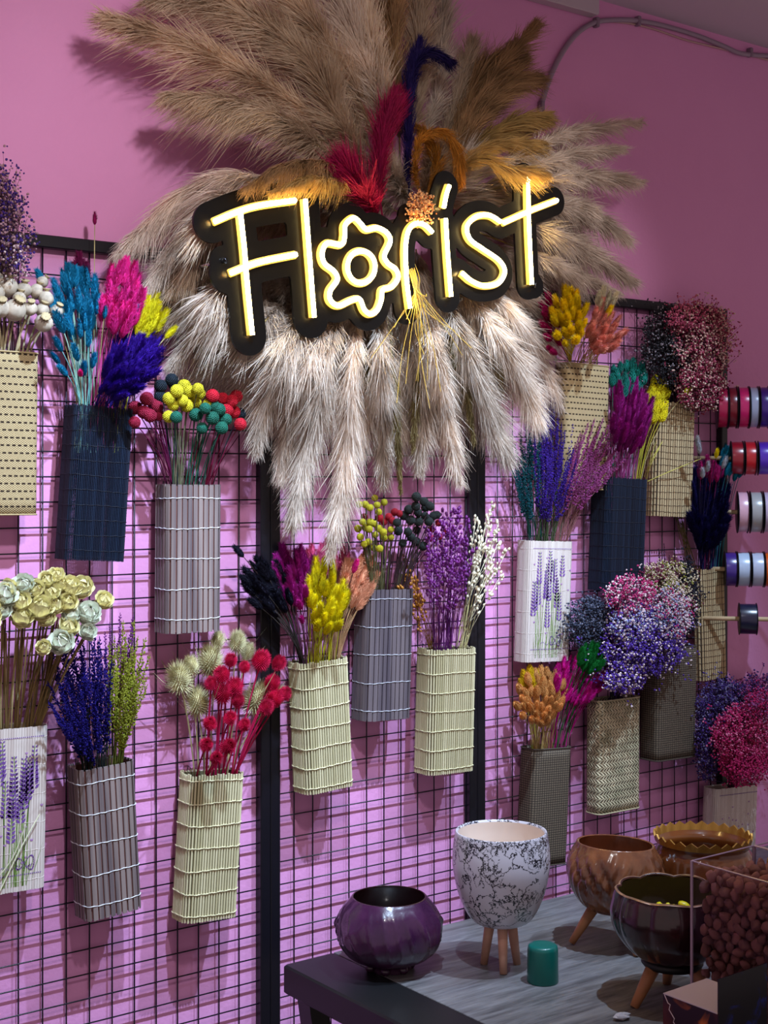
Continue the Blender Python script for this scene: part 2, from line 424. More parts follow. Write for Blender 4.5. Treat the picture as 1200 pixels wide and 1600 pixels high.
    return o
basket('B1', (-38, 550), (56, 552), (-44, 806), (57, 803), 'beige', 'beige woven wall basket with dark stitches, holding cream poppy pods', e=.055)
basket('B2', (103, 636), (206, 638), (89, 876), (190, 874), 'navy', 'navy stick wall basket with blue, pink and purple bunny tails', e=.07)
basket('B3', (245, 757), (343, 757), (244, 984), (341, 988), 'walnut', 'grey brown slatted basket holding yellow, green and red billy buttons', e=.07)
basket('B4', (-36, 1135), (71, 1133), (-42, 1396), (66, 1380), 'print', 'pale basket printed with lavender, holding cream rose-shaped cone flowers', e=.06)
basket('B5', (106, 1194), (207, 1190), (121, 1424), (217, 1422), 'walnut', 'grey brown slatted basket tilted, holding navy and olive dried lavender', e=.07)
basket('B6', (285, 1206), (377, 1206), (270, 1430), (367, 1434), 'natural', 'light bamboo basket holding cream and crimson teasels', e=.065)
basket('B7', (452, 1032), (541, 1028), (461, 1232), (549, 1230), 'natural', 'light bamboo basket holding black, magenta, yellow and peach bunny tails', e=.065)
basket('B8', (557, 920), (644, 919), (551, 1122), (638, 1122), 'grey', 'dark grey slatted basket holding yellow and black ball flowers', e=.065)
basket('B9', (654, 1012), (741, 1012), (649, 1203), (737, 1206), 'natural', 'light bamboo basket holding violet and white seed sprigs', e=.065)
basket('B10', (810, 844), (893, 846), (804, 1030), (887, 1034), 'print', 'pale lavender printed basket holding teal and purple lavender', e=.05)
basket('B11', (870, 571), (951, 570), (866, 765), (948, 765), 'beige', 'tan woven basket holding yellow and peach bunny tails near the sign', e=.05)
basket('B12', (927, 748), (1009, 747), (920, 920), (1003, 924), 'navy', 'navy stick basket holding teal, magenta and yellow grasses', e=.07)
basket('B13', (1013, 630), (1084, 630), (1008, 806), (1078, 808), 'open', 'straw stick basket holding black and dusty pink gypsophila', e=.05)
basket('B14', (1085, 888), (1128, 888), (1087, 1058), (1134, 1062), 'open', 'narrow straw stick basket holding navy plumes beside the ribbon spools', e=.03)
basket('B15', (1004, 1010), (1087, 1010), (1000, 1180), (1086, 1186), 'dark', 'dark brown woven basket half hidden behind the violet gypsophila', e=.07)
basket('B16', (918, 1090), (999, 1091), (917, 1262), (998, 1268), 'chevron', 'beige braided chevron basket holding violet and pink gypsophila', e=.055)
basket('B17', (815, 1168), (891, 1166), (806, 1346), (884, 1352), 'dark', 'dark brown woven basket holding orange and magenta grasses behind the white planter', e=.06)
basket('B18', (1102, 1222), (1182, 1232), (1096, 1390), (1176, 1398), 'print', 'pale printed basket holding crimson and violet gypsophila, behind the scalloped pot', e=.05)

# lavender print: flat painted petals lying on the front of the two pale baskets
vio = mat('print_violet', (112, 70, 150), .8); grn = mat('print_green', (110, 140, 60), .8); lil = mat('print_lilac', (168, 120, 178), .8)
def lav_print(key, full=True, seed=1):
    b = BK[key]; rnd = random.Random(seed); w, H = b['w'], b['H']; y = -b['e'] / 2 - .0021; o = b['o']; pr = MB(); st = MB(); li = MB()
    def petal(m, x, z, a, l, wd):
        if abs(x) > w / 2 - .012: return
        d = Vector((math.sin(a), 0, math.cos(a))); n = Vector((d.z, 0, -d.x)); c = Vector((x, y, z))
        m.add([c, c + d * l * .5 + n * wd, c + d * l, c + d * l * .5 - n * wd], [(0, 1, 2, 3)])
    def border(z):
        x = -w / 2 + .01
        while x < w / 2 - .012:
            petal(pr, x, z, .9, .004, .0012); x += .004
    border(H - .02); pr.build('printed_border', vio, o); pr = MB(); border(.03); pr.build('printed_border', vio, o); pr = MB()
    if full:
        for k in range(15):
            x0 = rnd.uniform(-.3, .2) * w; x1 = x0 * 1.1 + rnd.uniform(-.1, .14) * w; z1 = H * rnd.uniform(.55, .92); pts = [Vector((x0 + (x1 - x0) * (t / 6) ** 1.6, y + .0002, .01 + (z1 - .01) * t / 6)) for t in range(7)]
            for a, c in zip(pts, pts[1:]):
                if abs(c.x) < w / 2 - .013: st.add([a - Vector((.0007, 0, 0)), a + Vector((.0007, 0, 0)), c + Vector((.0007, 0, 0)), c - Vector((.0007, 0, 0))], [(0, 1, 2, 3)])
            L = rnd.uniform(.05, .085); z = 0
            while z < L:
                sc = 1 - .5 * z / L
                for s in (-1, 1): petal(pr, x1 + s * .001, z1 - L + z, s * .8, .0125 * sc, .0032 * sc)
                z += .0082
        for k in range(16):
            x0 = rnd.uniform(-.34, .26) * w; L = rnd.uniform(.05, .11); petal(st, x0, .012, rnd.uniform(-.1, .3), L, .0007)
        pr.build('printed_lavender', vio, o); pr = MB()
        for k in range(46):                                # printed bow
            t = k / 46 * 2 * math.pi; petal(pr, .02 + .016 * math.sin(t), .052 + .012 * math.sin(2 * t), t, .004, .0012)
        for k in range(20): petal(pr, -.03 + k * .0035, .044 + .003 * math.sin(k * .8), .4, .0035, .0011)
    for k in range(22):
        x, z = rnd.uniform(-.42, .42) * w, rnd.uniform(.12, .86) * H
        for a in (-.6, 0, .6): petal(li, x, z, a, .006, .001)
    if full: pr.build('printed_bow', vio, o)
    li.build('printed_sprigs', lil, o)
    if full: st.build('printed_stems', grn, o)
lav_print('B4', True, 3); lav_print('B10', True, 5); lav_print('B18', False, 6)

# ================================================================== FLOWER HEAD MESHES (base at origin, along +Z)
def hairs(v, f, p, d, w):
    a = d.orthogonal().normalized() * w; b = len(v); v += [p - a, p + a, p + d]; f.append((b, b + 1, b + 2))
def bunny(m, L=.047, r=.0078, n=420, seed=1, hl=.010):
    rnd = random.Random(seed); mb = MB(); prof = []
    for i in range(9):
        t = i / 8; prof.append((max(.0003, r * .78 * math.sin(math.pi * min(1, t ** .8 * .96 + .04)) ** .7), t * L * .9))
    mb.lathe(prof, 9)
    for k in range(n):
        t = rnd.random() ** .9 * .97; rr = r * .75 * math.sin(math.pi * (t ** .8 * .96 + .04)) ** .7; a = rnd.uniform(0, 6.283)
        rad = Vector((math.cos(a), math.sin(a), 0)); p = rad * rr + Vector((0, 0, t * L * .9))
        d = (rad * rnd.uniform(.3, .8) + Vector((0, 0, 1))).normalized() * hl * rnd.uniform(.5, 1.1)
        hairs(mb.v, mb.f, p, d, .0007)
    return mb.mesh('bunny_head', m)
def phalaris(m, L=.036, r=.0085, seed=1):
    rnd = random.Random(seed); mb = MB()
    for i in range(17):
        t = i / 16; rr = r * math.sin(math.pi * (t ** .75 * .93 + .05)) ** .7; nk = max(4, int(9 * rr / r))
        for k in range(nk):
            a = 2 * math.pi * (k + .5 * (i % 2)) / nk + rnd.uniform(-.15, .15); rad = Vector((math.cos(a), math.sin(a), 0)); tn = Vector((-rad.y, rad.x, 0))
            p = rad * rr * .75 + Vector((0, 0, t * L * .85)); d = (rad * .45 + Vector((0, 0, 1))).normalized() * .0085
            mb.add([p, p + d * .45 + tn * .0021 + rad * .0006, p + d, p + d * .45 - tn * .0021 + rad * .0006, p + d * .4 + rad * .0022], [(0, 1, 4), (1, 2, 4), (2, 3, 4), (3, 0, 4)])
    mb.lathe([(.001, 0), (r * .7, L * .25), (r * .65, L * .55), (.001, L * .9)], 8)
    return mb.mesh('grass_head', m)
def billy(m, r=.0125, seed=1):
    rnd = random.Random(seed); mb = MB(); mb.ball((0, 0, r), r * .93, 14, 9)
    N = 170
    for i in range(N):
        z = 1 - 2 * (i + .5) / N; a = i * 2.39996; s = math.sqrt(1 - z * z); n = Vector((s * math.cos(a), s * math.sin(a), z))
        mb.ball(Vector((0, 0, r)) + n * r * .93, r * .115 * rnd.uniform(.8, 1.2), 5, 3)
    return mb.mesh('ball_head', m, True)
def poppy(m, m2, r=.017, seed=1):
    rnd = random.Random(seed); mb = MB(); prof = []
    for i in range(13):
        t = i / 12; prof.append((max(.0015, r * math.sin(math.pi * (t * .86 + .04)) ** .75), t * r * 2.05))
    mb.lathe(prof, 24, lambda rr, z, a, i: (rr * (1 + .035 * math.cos(a * 10)), z))
    top = r * 2.05; nb = len(mb.f)
    mb.lathe([(r * .34, top - .001), (r * .3, top + .0018), (r * .50, top + .005), (r * .52, top + .007), (.0005, top + .0035)], 22, lambda rr, z, a, i: (rr * (1 + (.13 * math.cos(a * 11) if i in (2, 3) else 0)), z))
    me = mesh('pod', mb.v, mb.f, [m, m2], True)
    for i, p in enumerate(me.polygons):
        if i >= nb: p.material_index = 1
    return me
def rosette(m, r=.02, seed=1):
    rnd = random.Random(seed); mb = MB(); mb.ball((0, 0, r * .75), r * .55, 10, 6)
    for (ring, (n, el, pr, ps)) in enumerate(((4, 78, .30, .42), (6, 55, .52, .50), (8, 28, .70, .52), (9, 2, .78, .50), (8, -28, .72, .46), (6, -55, .5, .42))):
        for k in range(n):
            a = 2 * math.pi * (k + .5 * (ring % 2)) / n + rnd.uniform(-.15, .15); e = math.radians(el + rnd.uniform(-8, 8))
            out = Vector((math.cos(a) * math.cos(e), math.sin(a) * math.cos(e), math.sin(e))); tn = Vector((-math.sin(a), math.cos(a), 0)); up = out.cross(tn) * -1
            c = Vector((0, 0, r * .75)) + out * r * pr; s = r * ps * rnd.uniform(.85, 1.15)
            if up.z < 0: up = -up
            V = []; G = 5
            for i in range(G):
                for j in range(G):
                    x = (i / (G - 1) - .5) * 2; y = (j / (G - 1) - .5) * 2; k2 = 1 / max(1, math.hypot(x, y)) ; x *= k2; y *= k2
                    V.append(c + tn * x * s * 1.15 + up * y * s + out * s * (.15 + .42 * y - .30 * x * x + .18 * max(0, y) ** 2))
            mb.add(V, [(i * G + j, (i + 1) * G + j, (i + 1) * G + j + 1, i * G + j + 1) for i in range(G - 1) for j in range(G - 1)])
    return mb.mesh('rose_head', m, True)
def teasel(m, r=.013, L=.030, seed=1, bract=True, sl=.010):
    rnd = random.Random(seed); mb = MB(); prof = []
    for i in range(9): t = i / 8; prof.append((max(.0005, r * .8 * math.sin(math.pi * (t * .92 + .04)) ** .6), t * L))
    mb.lathe(prof, 12)
    for i in range(330):
        t = (i + .5) / 330; a = i * 2.39996; rr = r * .78 * math.sin(math.pi * (t * .92 + .04)) ** .6; rad = Vector((math.cos(a), math.sin(a), 0)); el = (t - .5) * 2
        d = (rad * math.sqrt(max(.05, 1 - el * el)) + Vector((0, 0, el * .9 + .25))).normalized() * sl * rnd.uniform(.7, 1.15)
        mb.spike(rad * rr + Vector((0, 0, t * L)), d, .0009)
    if bract:
        for k in range(9):
            a = 6.283 * k / 9 + rnd.uniform(-.2, .2); rad = Vector((math.cos(a), math.sin(a), 0)); tn = Vector((-rad.y, rad.x, 0)); l = L * rnd.uniform(.9, 1.7)
            pts = [Vector((0, 0, 0)) + rad * l * t + Vector((0, 0, l * .9 * t * t)) for t in (0, .35, .7, 1)]
            for p, p2, w1, w2 in zip(pts, pts[1:], (.0014, .0012, .0008), (.0012, .0008, .0002)):
                mb.add([p - tn * w1, p + tn * w1, p2 + tn * w2, p2 - tn * w2], [(0, 1, 2, 3)])
    return mb.mesh('teasel_head', m)
def lav_spike(m, L=.11, seed=1, sz=.0034, dens=1):
    rnd = random.Random(seed); mb = MB(); mb.tube([(0, 0, 0), (0, 0, L)], .0007, 4)
    n = int(18 * dens)
    for i in range(n):
        t = i / n; z = L * t
        for k in range(4):
            a = rnd.uniform(0, 6.283); rad = Vector((math.cos(a), math.sin(a), 0)); s = sz * (1 - .45 * t) * rnd.uniform(.7, 1.2)
            q = (rad * .7 + Vector((0, 0, 1))).to_track_quat('Z', 'Y')
            mb.ball(rad * s * rnd.uniform(.6, 1.6) + Vector((0, 0, z + rnd.uniform(-.002, .002))), s, 5, 3, (.6, .6, 1.15), q)
    return mb.mesh('flower_spike', m)
def linseed(m, L=.17, seed=1, br=.0032, n=15, spread=.35):
    rnd = random.Random(seed); mb = MB(); mb.tube([(0, 0, 0), (.002, 0, L * .5), (0, .002, L)], .0006, 4)
    for i in range(n):
        z = L * rnd.uniform(.25, 1); a = rnd.uniform(0, 6.283); l = rnd.uniform(.012, .03) * (1.2 - z / L * .6); d = Vector((math.cos(a) * spread, math.sin(a) * spread, 1)).normalized() * l
        p = Vector((0, 0, z)); mb.tube([p, p + d], .00035, 3, cap=False); mb.ball(p + d, br * rnd.uniform(.8, 1.2), 7, 5, (1, 1, 1.25))
        mb.spike(p + d + Vector((0, 0, br)), Vector((0, 0, br * .9)), br * .3)
    return mb.mesh('seed_sprig', m, True)
def pick(base, names): pass

# ------------------------------------------------------------------ placing stems in baskets
def orient(d, roll=None):
    q = Vector(d).to_track_quat('Z', 'Y'); return q @ Quaternion((0, 0, 1), roll if roll is not None else U(0, 6.28))
def in_basket(key, fx, fy=None, depth=.05):
    b = BK[key]; fx = max(-.36, min(.36, fx)); 
    return b['top'] + Vector((fx * b['w'], (fy if fy is not None else U(-.3, .3)) * b['e'], 0)) - b['ax'] * depth
def rim_point(key, base, tip):
    """where the stem leaves the basket: inside the rim, on the side it leans to"""
    b = BK[key]; p = b['top'] + b['ax'] * .001
    x = max(-.40, min(.40, (base - b['top']).dot(Vector((1, 0, 0))) / b['w'] + (tip.x - b['top'].x) / b['w'] * .15))
    y = max(-.34, min(.34, (tip.y - b['top'].y) / b['e'] * .5))
    return p + Vector((x * b['w'], y * b['e'], 0))
def bare(key, t, base):
    r = rim_point(key, base, t); return [Vector((0, 0, 0)), r - base, (r + t) / 2 - base + Vector((0, 0, .004)), t - base]
def flower(key, px, py, wy, head, hl, sm, name, part, label, cat, group, fx=None, sc=1, sr=.0009, curve=.25, nod=0):
    """one stem with its head; the head's middle stands at the given place"""
    tip = P(px, py, wy); b = BK[key]
    if fx is None: fx = max(-.34, min(.34, (tip.x - b['top'].x) / b['w'] * .42 + U(-.1, .1)))
    base = in_basket(key, fx, depth=min(.09, b['H'] * .6))
    rim = rim_point(key, base, tip); v = tip - rim
    ctrl = rim + Vector((v.x * (.5 - curve), v.y * (.5 - curve), max(.01, v.z) * .5))
    d = (tip - ctrl).normalized()
    if nod: d = (d + Vector((U(-nod, nod), U(-nod, nod), 0))).normalized()
    hb = tip - d * hl * sc * .5
    pts = []
    pts = [base]
    for i in range(6):
        t = i / 5; pts.append(rim * (1 - t) ** 2 + ctrl * 2 * t * (1 - t) + hb * t * t)
    s = MB().tube([p - base for p in pts], sr, 5, cap=False)
    o = s.build(name, sm, None, False, base); tag(o, label, cat, group)
    h = link(part, head, o, hb - base, quat=orient(d), sc=sc * U(.9, 1.1))
    return o
def ell(e):                                    # random point in an ellipse (cx, cy, rx, ry[, rot])
    a = U(0, 6.283); r = math.sqrt(R()); x = e[2] * r * math.cos(a); y = e[3] * r * math.sin(a); k = math.radians(e[4]) if len(e) > 4 else 0
    return e[0] + x * math.cos(k) - y * math.sin(k), e[1] + x * math.sin(k) + y * math.cos(k)
HC = {}
def head(kind, col, n=3, **kw):
    k = (kind, col)
    if k not in HC:
        HC[k] = []
        for s in range(n):
            if kind == 'bunny': HC[k].append(bunny(fibre('fluff_%d_%d_%d' % col, col, .25, 60, .2), seed=s, **kw))
            if kind == 'feather': HC[k].append(bunny(fibre('fluff_%d_%d_%d' % col, col, .25, 60, .2), seed=s, L=.075, r=.0085, n=520, hl=.013))
            if kind == 'phal': HC[k].append(phalaris(fibre('scale_%d_%d_%d' % col, col, .3, 80, .15), seed=s, **kw))
            if kind == 'billy': HC[k].append(billy(mat('ball_%d_%d_%d' % col, col, .85, var=.2, vs=150, vary_obj=.25), seed=s, **kw))
            if kind == 'teasel': HC[k].append(teasel(fibre('teasel_%d_%d_%d' % col, col, .3, 60, .1), seed=s, **kw))
            if kind == 'lav': HC[k].append(lav_spike(fibre('floret_%d_%d_%d' % col, col, .35, 60, .1), seed=s, **kw))
            if kind == 'lin': HC[k].append(linseed(mat('bud_%d_%d_%d' % col, col, .5, vary_obj=.35), seed=s, **kw))
    return random.choice(HC[k])
STRAW = fibre('straw_stem', (196, 182, 128), .3, 30, .1)
def bunch(kind, key, e, n, col, what, where, wy=(-.15, -.03), stem=None, sc=1, hl=None, name='bunny_tail_grass', cat='dried grass', label=None, curve=.25, srt=True, sr=.0009, nod=.05, grid=True):
    """n single stems whose heads fill the ellipse e"""
    hl = hl or {'bunny': .045, 'feather': .075, 'phal': .036, 'lav': .11, 'lin': .17}[kind]
    lab = label or ('%s in the %s' % (what, where)); grp = lab + ' group' if False else '%s, %s' % (what.split(' ')[0] + ' ' + what.split(' ')[1], where)
    part = {'bunny': 'fluffy_head', 'feather': 'fluffy_head', 'phal': 'seed_head', 'lav': 'flower_spike', 'lin': 'seed_sprig'}[kind]
    placed = []
    for k in range(n):
        best = None
        for tr in range(8):                       # spread the heads
            p = ell(e); dd = min([math.hypot(p[0] - a, p[1] - b) for a, b in placed] or [99])
            if best is None or dd > best[0]: best = (dd, p)
        p = best[1]; placed.append(p)
        t = (p[1] - (e[1] - e[3])) / (2 * e[3]); w = wy[1] + (wy[0] - wy[1]) * max(0, min(1, t * .75 + U(-.15, .25)))
        flower(key, p[0], p[1], w, head(kind, col), hl, stem or STRAW, name, part, lab, cat, grp, sc=sc * U(.9, 1.12), curve=curve, sr=sr, nod=nod)
def dk(c, k=.55): return tuple(int(x * k) for x in c)
def smat(c): return fibre('stem_%d_%d_%d' % c, c, .25, 30, .1)

# ---- basket 1: poppy pods + violet gypsophila
pm = mat('poppy_pod_skin', (186, 174, 156), .7, var=.35, vs=60, bump=.4, bs=90, vary_obj=.3); pm2 = mat('poppy_crown', (178, 160, 122), .8, var=.2, vs=90)
PO = [poppy(pm, pm2, .0165, s) for s in range(3)]
for (x, y, r) in ((60, 1250, 66), (115, 1425, 78), (185, 1275, 48), (285, 1275, 50), (360, 1335, 55), (235, 1415, 48), (330, 1425, 50), (440, 1430, 52), (340, 1530, 58), (30, 1110, 50), (10, 1415, 60), (-40, 1300, 60), (-70, 1430, 60), (330, 1205, 42), (150, 1340, 45), (-20, 1190, 50), (-110, 1350, 60)):
    px, py = x / 5, 200 + y / 5; wy = -.05 - (y - 1100) / 430 * .07
    flower('B1', px, py, wy, random.choice(PO), .034, smat((190, 176, 138)), 'poppy_pod', 'seed_pod', 'dried poppy pod on a thick straw stem in the beige woven basket', 'dried flower', 'poppy pods in the left woven basket', nod=.35, sc=r / 5 / (.0148 * 800), sr=.0018)

# ---- basket 2
W2 = 'navy basket at the left'
BLUE = (24, 136, 178); PINK = (232, 44, 148); YEL = (236, 226, 30); PURP = (58, 20, 150)
bunch('bunny', 'B2', (118, 470, 36, 46), 26, BLUE, 'turquoise blue bunny tail', W2, stem=smat((150, 190, 170)), wy=(-.12, -.05))
bunch('bunny', 'B2', (112, 550, 38, 36), 8, BLUE, 'turquoise blue bunny tail', W2, stem=smat((120, 190, 190)), wy=(-.14, -.08), sc=.85)
bunch('bunny', 'B2', (190, 462, 32, 50), 24, PINK, 'hot pink bunny tail', W2, stem=smat((200, 70, 140)), wy=(-.15, -.09), sc=1.1)
bunch('bunny', 'B2', (232, 494, 24, 24), 15, YEL, 'lemon yellow bunny tail', W2, stem=smat((190, 185, 60)), wy=(-.12, -.08))
bunch('feather', 'B2', (206, 562, 40, 34), 40, PURP, 'deep purple bunny tail', W2, stem=smat((50, 30, 130)), wy=(-.17, -.08), sc=.95)
bunch('feather', 'B2', (190, 600, 28, 20), 12, PURP, 'deep purple bunny tail', W2, stem=smat((50, 30, 130)), wy=(-.17, -.1), sc=.8)
bunch('bunny', 'B2', (122, 420, 16, 12), 3, (104, 12, 62), 'burgundy feathery bunny tail', W2, stem=smat((90, 20, 60)), wy=(-.06, -.03), sc=1.1)
for (x, y, c, w_, s_, lab) in ((62, 432, BLUE, -.06, .9, 'turquoise bunny tail poking out at the far left of the navy basket bunch'), (98, 430, BLUE, -.06, .9, 'turquoise bunny tail standing highest above the navy basket bunch'), (148, 339, (176, 30, 110), -.05, .7, 'lone magenta bunny tail on a long thin stem above the black rail'),
    (126, 583, PINK, -.16, .6, 'small pink bunny tail low among the blue stems'), (267, 462, YEL, -.08, .55, 'small round yellow bunny tail at the far right of the navy basket'), (214, 486, BLUE, -.13, .8, 'turquoise bunny tail between the pink and yellow ones'), (164, 486, BLUE, -.13, .7, 'turquoise bunny tail in front of the hot pink ones'), (268, 518, YEL, -.09, .9, 'yellow bunny tail leaning right over the purple ones')):
    flower('B2', x, y, w_, head('bunny', c), .045, STRAW, 'bunny_tail_grass', 'fluffy_head', lab, 'dried grass', None, sc=s_, curve=.3)

# ---- basket 3: billy buttons
def balls(key, lst, col, lab, grp, f, dia, wy, stem, r=.0125):
    for (x, y) in lst:
        px, py = f(x, y); w = wy[0] + (wy[1] - wy[0]) * R()
        flower(key, px, py, w, head('billy', col), .025, stem, 'billy_button', 'ball_head', lab, 'dried flower', grp, sc=dia, sr=.0011, curve=.2)
f3 = lambda x, y: (x / 2.667, 500 + y / 2.667)
balls('B3', [(767, 278), (737, 297), (790, 298), (833, 306), (704, 328), (760, 335), (813, 342), (870, 346), (778, 358), (722, 352), (702, 402), (825, 285)], (206, 196, 40), 'yellow ball flower in the grey brown basket below the left rail', 'yellow balls, upper left', f3, 1, (-.15, -.11), smat((110, 110, 84)))
balls('B3', [(815, 397), (856, 366), (913, 375), (884, 410), (843, 449), (923, 450), (940, 415), (734, 404), (895, 360)], (14, 92, 74), 'dark green ball flower in the grey brown basket', 'green balls, upper left', f3, 1.02, (-.17, -.13), smat((40, 96, 80)))
balls('B3', [(885, 318), (928, 327), (966, 338), (985, 318), (975, 385), (945, 378), (1001, 435)], (190, 16, 44), 'bright red ball flower at the right of the grey brown basket', 'red balls, upper left', f3, 1, (-.15, -.12), smat((120, 20, 60)))
balls('B3', [(565, 367), (612, 330), (640, 350), (560, 425), (600, 385), (660, 395), (655, 360), (625, 400)], (140, 10, 50), 'burgundy ball flower at the left of the grey brown basket', 'burgundy balls, upper left', f3, 1.02, (-.12, -.07), smat((110, 22, 74)))
balls('B3', [(670, 276), (715, 250), (725, 268), (668, 318), (1000, 390)], (14, 30, 44), 'blackish navy ball flower in the grey brown basket', 'navy balls, upper left', f3, 1, (-.12, -.09), smat((40, 50, 56)))
for k in range(26):                              # short extra stems seen between the heads
    px = U(225, 375); c = (110, 22, 74) if px < 270 or px > 345 else ((96, 98, 76) if px < 310 else (36, 90, 78))
    t = P(px, U(660, 690), U(-.07, -.03)); base = in_basket('B3', max(-.34, min(.34, (t.x - BK['B3']['top'].x) / BK['B3']['w'] * .42)), depth=.09)
    tag(MB().tube(bare('B3', t, base), .001, 5).build('flower_stem', smat(c), None, False, base), 'bare thin flower stem among the ball flowers of the grey brown basket', 'stem', 'bare stems, upper left')

# ---- basket 4: rose-shaped cones
rm = mat('cream_petal', (236, 228, 178), .6, var=.12, vs=60, vary_obj=.12); rm2 = mat('ivory_petal', (226, 230, 214), .6, var=.1, vs=60, vary_obj=.1)
RO = [rosette(rm, .02, s) for s in range(3)] + [rosette(rm2, .02, 9)]
for i, (x, y, r) in enumerate(((240, 655, 85), (345, 700, 65), (460, 620, 62), (530, 590, 60), (570, 670, 65), (650, 680, 75), (815, 695, 85), (190, 830, 85), (355, 890, 95), (465, 755, 70), (530, 860, 80), (640, 830, 80), (20, 770, 85), (40, 900, 75), (195, 990, 75), (470, 980, 70), (670, 970, 70), (850, 930, 98), (990, 820, 65), (840, 1110, 60), (622, 1200, 84), (660, 1070, 70), (438, 1255, 55), (-60, 830, 85), (-90, 960, 85), (100, 700, 70))):
    px, py = x / 6, 800 + y / 6; cm_ = y / 1200
    iv = i in (0, 12, 13, 17, 16, 19, 20)
    o = flower('B4', px, py, -.07 - .07 * cm_, RO[3] if iv else RO[i % 3], .03, smat((120, 96, 60)), 'rose_cone_flower', 'petal_head', ('ivory white' if iv else 'cream yellow') + ' rose-shaped cone flower in the lavender printed basket', 'dried flower', 'ivory rose cones' if iv else 'cream rose cones', sc=r / 6 / (.0165 * 800), sr=.0019, curve=.1)
    h = o.children[0]; tip = Vector(o.location) + h.location; d = ((CAM - tip).normalized() * .9 + Vector((0, 0, .7)) + Vector((U(-.4, .4), U(-.2, .2), U(-.2, .2)))).normalized(); h.rotation_quaternion = orient(d)
for k in range(22):
    px = U(-30, 110); t = P(px, U(960, 1010), U(-.1, -.05)); base = in_basket('B4', max(-.36, min(.36, (t.x - BK['B4']['top'].x) / BK['B4']['w'] * .6)), depth=.09)
    tag(MB().tube(bare('B4', t, base), .0016, 5).build('flower_stem', smat(random.choice([(150, 128, 84), (196, 180, 130), (96, 78, 52)])), None, False, base), 'bare woody stem under the cream cone flowers', 'stem', 'woody stems, lower left')
for (x0, y0, x1, y1, x2, y2) in ((0, 1392, 30, 1330, 62, 1272), (-10, 1380, 20, 1340, 40, 1290)):
    ps = spline([P(x0, y0, -.085), P(x1, y1, -.09), P(x2, y2, -.088)], 6); tag(MB().tube(ps, .0012, 5).build('pale_grass_stalk', smat((226, 226, 190)), None), 'pale dry grass stalk lying over the lavender print at the left edge', 'dried grass', 'pale stalks')

# ---- basket 5
bunch('lav', 'B5', (130, 1090, 42, 75), 46, (30, 18, 110), 'deep indigo lavender stem', 'tilted grey brown basket', stem=smat((30, 40, 40)), name='lavender_stem', cat='dried flower', wy=(-.15, -.04), sc=1.1, curve=.15)
bunch('lav', 'B5', (195, 1075, 26, 66), 26, (142, 146, 44), 'olive green heather stem', 'tilted grey brown basket', stem=smat((96, 104, 36)), name='heather_stem', cat='dried flower', wy=(-.12, -.04), sc=1.05, curve=.15)
bunch('lav', 'B5', (182, 1010, 28, 22), 6, (110, 44, 120), 'violet tipped lavender stem', 'tilted grey brown basket', stem=smat((60, 50, 50)), name='lavender_stem', cat='dried flower', wy=(-.06, -.03), sc=.8, curve=.15)

# ---- basket 6: teasels
CR = (196, 16, 66); TC = (206, 196, 150)
f6 = lambda x, y: (x / 2.5, 850 + y / 2.5)
for (x, y, r, lg) in ((700, 530, 40, 1.35), (770, 625, 40, 1.2), (820, 460, 45, 1.2), (850, 378, 30, 1), (925, 388, 36, 1), (965, 425, 30, 1), (1000, 610, 45, 1.2), (1085, 590, 32, 1), (745, 480, 30, 1)):
    flower('B6', *f6(x, y), -.05 - .02 * R(), head('teasel', TC, r=.015, L=.036, sl=.014), .03, smat((170, 156, 112)), 'teasel', 'spiny_head', 'cream spiny teasel head in the light bamboo basket', 'dried flower', 'cream teasels', sc=r / 38 * lg, sr=.0016)
for (x, y, r) in ((900, 455, 28), (955, 480, 25), (1020, 455, 42), (1090, 465, 32), (865, 510, 38), (825, 545, 30), (870, 580, 45), (915, 560, 40), (820, 700, 32), (900, 680, 32), (955, 705, 30), (1065, 540, 38), (1075, 600, 40), (1112, 585, 34), (890, 790, 32), (805, 785, 30), (845, 835, 32), (930, 610, 32), (1040, 640, 30)):
    flower('B6', *f6(x, y), -.08 - .07 * (y - 450) / 400, head('teasel', CR, r=.0125, L=.024, bract=False, sl=.008), .024, smat((176, 16, 70)), 'teasel', 'spiny_head', 'crimson dyed teasel head in the light bamboo basket', 'dried flower', 'crimson teasels', sc=r / 31, sr=.0018, curve=.1)

# ---- basket 7
W7 = 'bamboo basket left of the middle'
bunch('bunny', 'B7', (420, 915, 34, 42, -20), 26, (22, 20, 36), 'black bunny tail', W7, stem=smat((60, 52, 50)), wy=(-.1, -.04), sc=1.05)
bunch('bunny', 'B7', (462, 898, 34, 34), 30, (176, 30, 138), 'magenta bunny tail', W7, stem=smat((140, 60, 110)), wy=(-.08, -.03), sc=1.1)
bunch('bunny', 'B7', (512, 875, 34, 16), 14, (224, 92, 140), 'salmon pink bunny tail', W7, stem=smat((170, 120, 80)), wy=(-.05, -.02), sc=1.1)
bunch('bunny', 'B7', (560, 905, 24, 36, 10), 20, (226, 156, 120), 'peach bunny tail', W7, stem=smat((180, 140, 100)), wy=(-.09, -.04), sc=1.1)
bunch('bunny', 'B7', (511, 930, 30, 58), 30, (238, 222, 24), 'bright yellow bunny tail', W7, stem=smat((190, 180, 40)), wy=(-.16, -.08), sc=1.1)
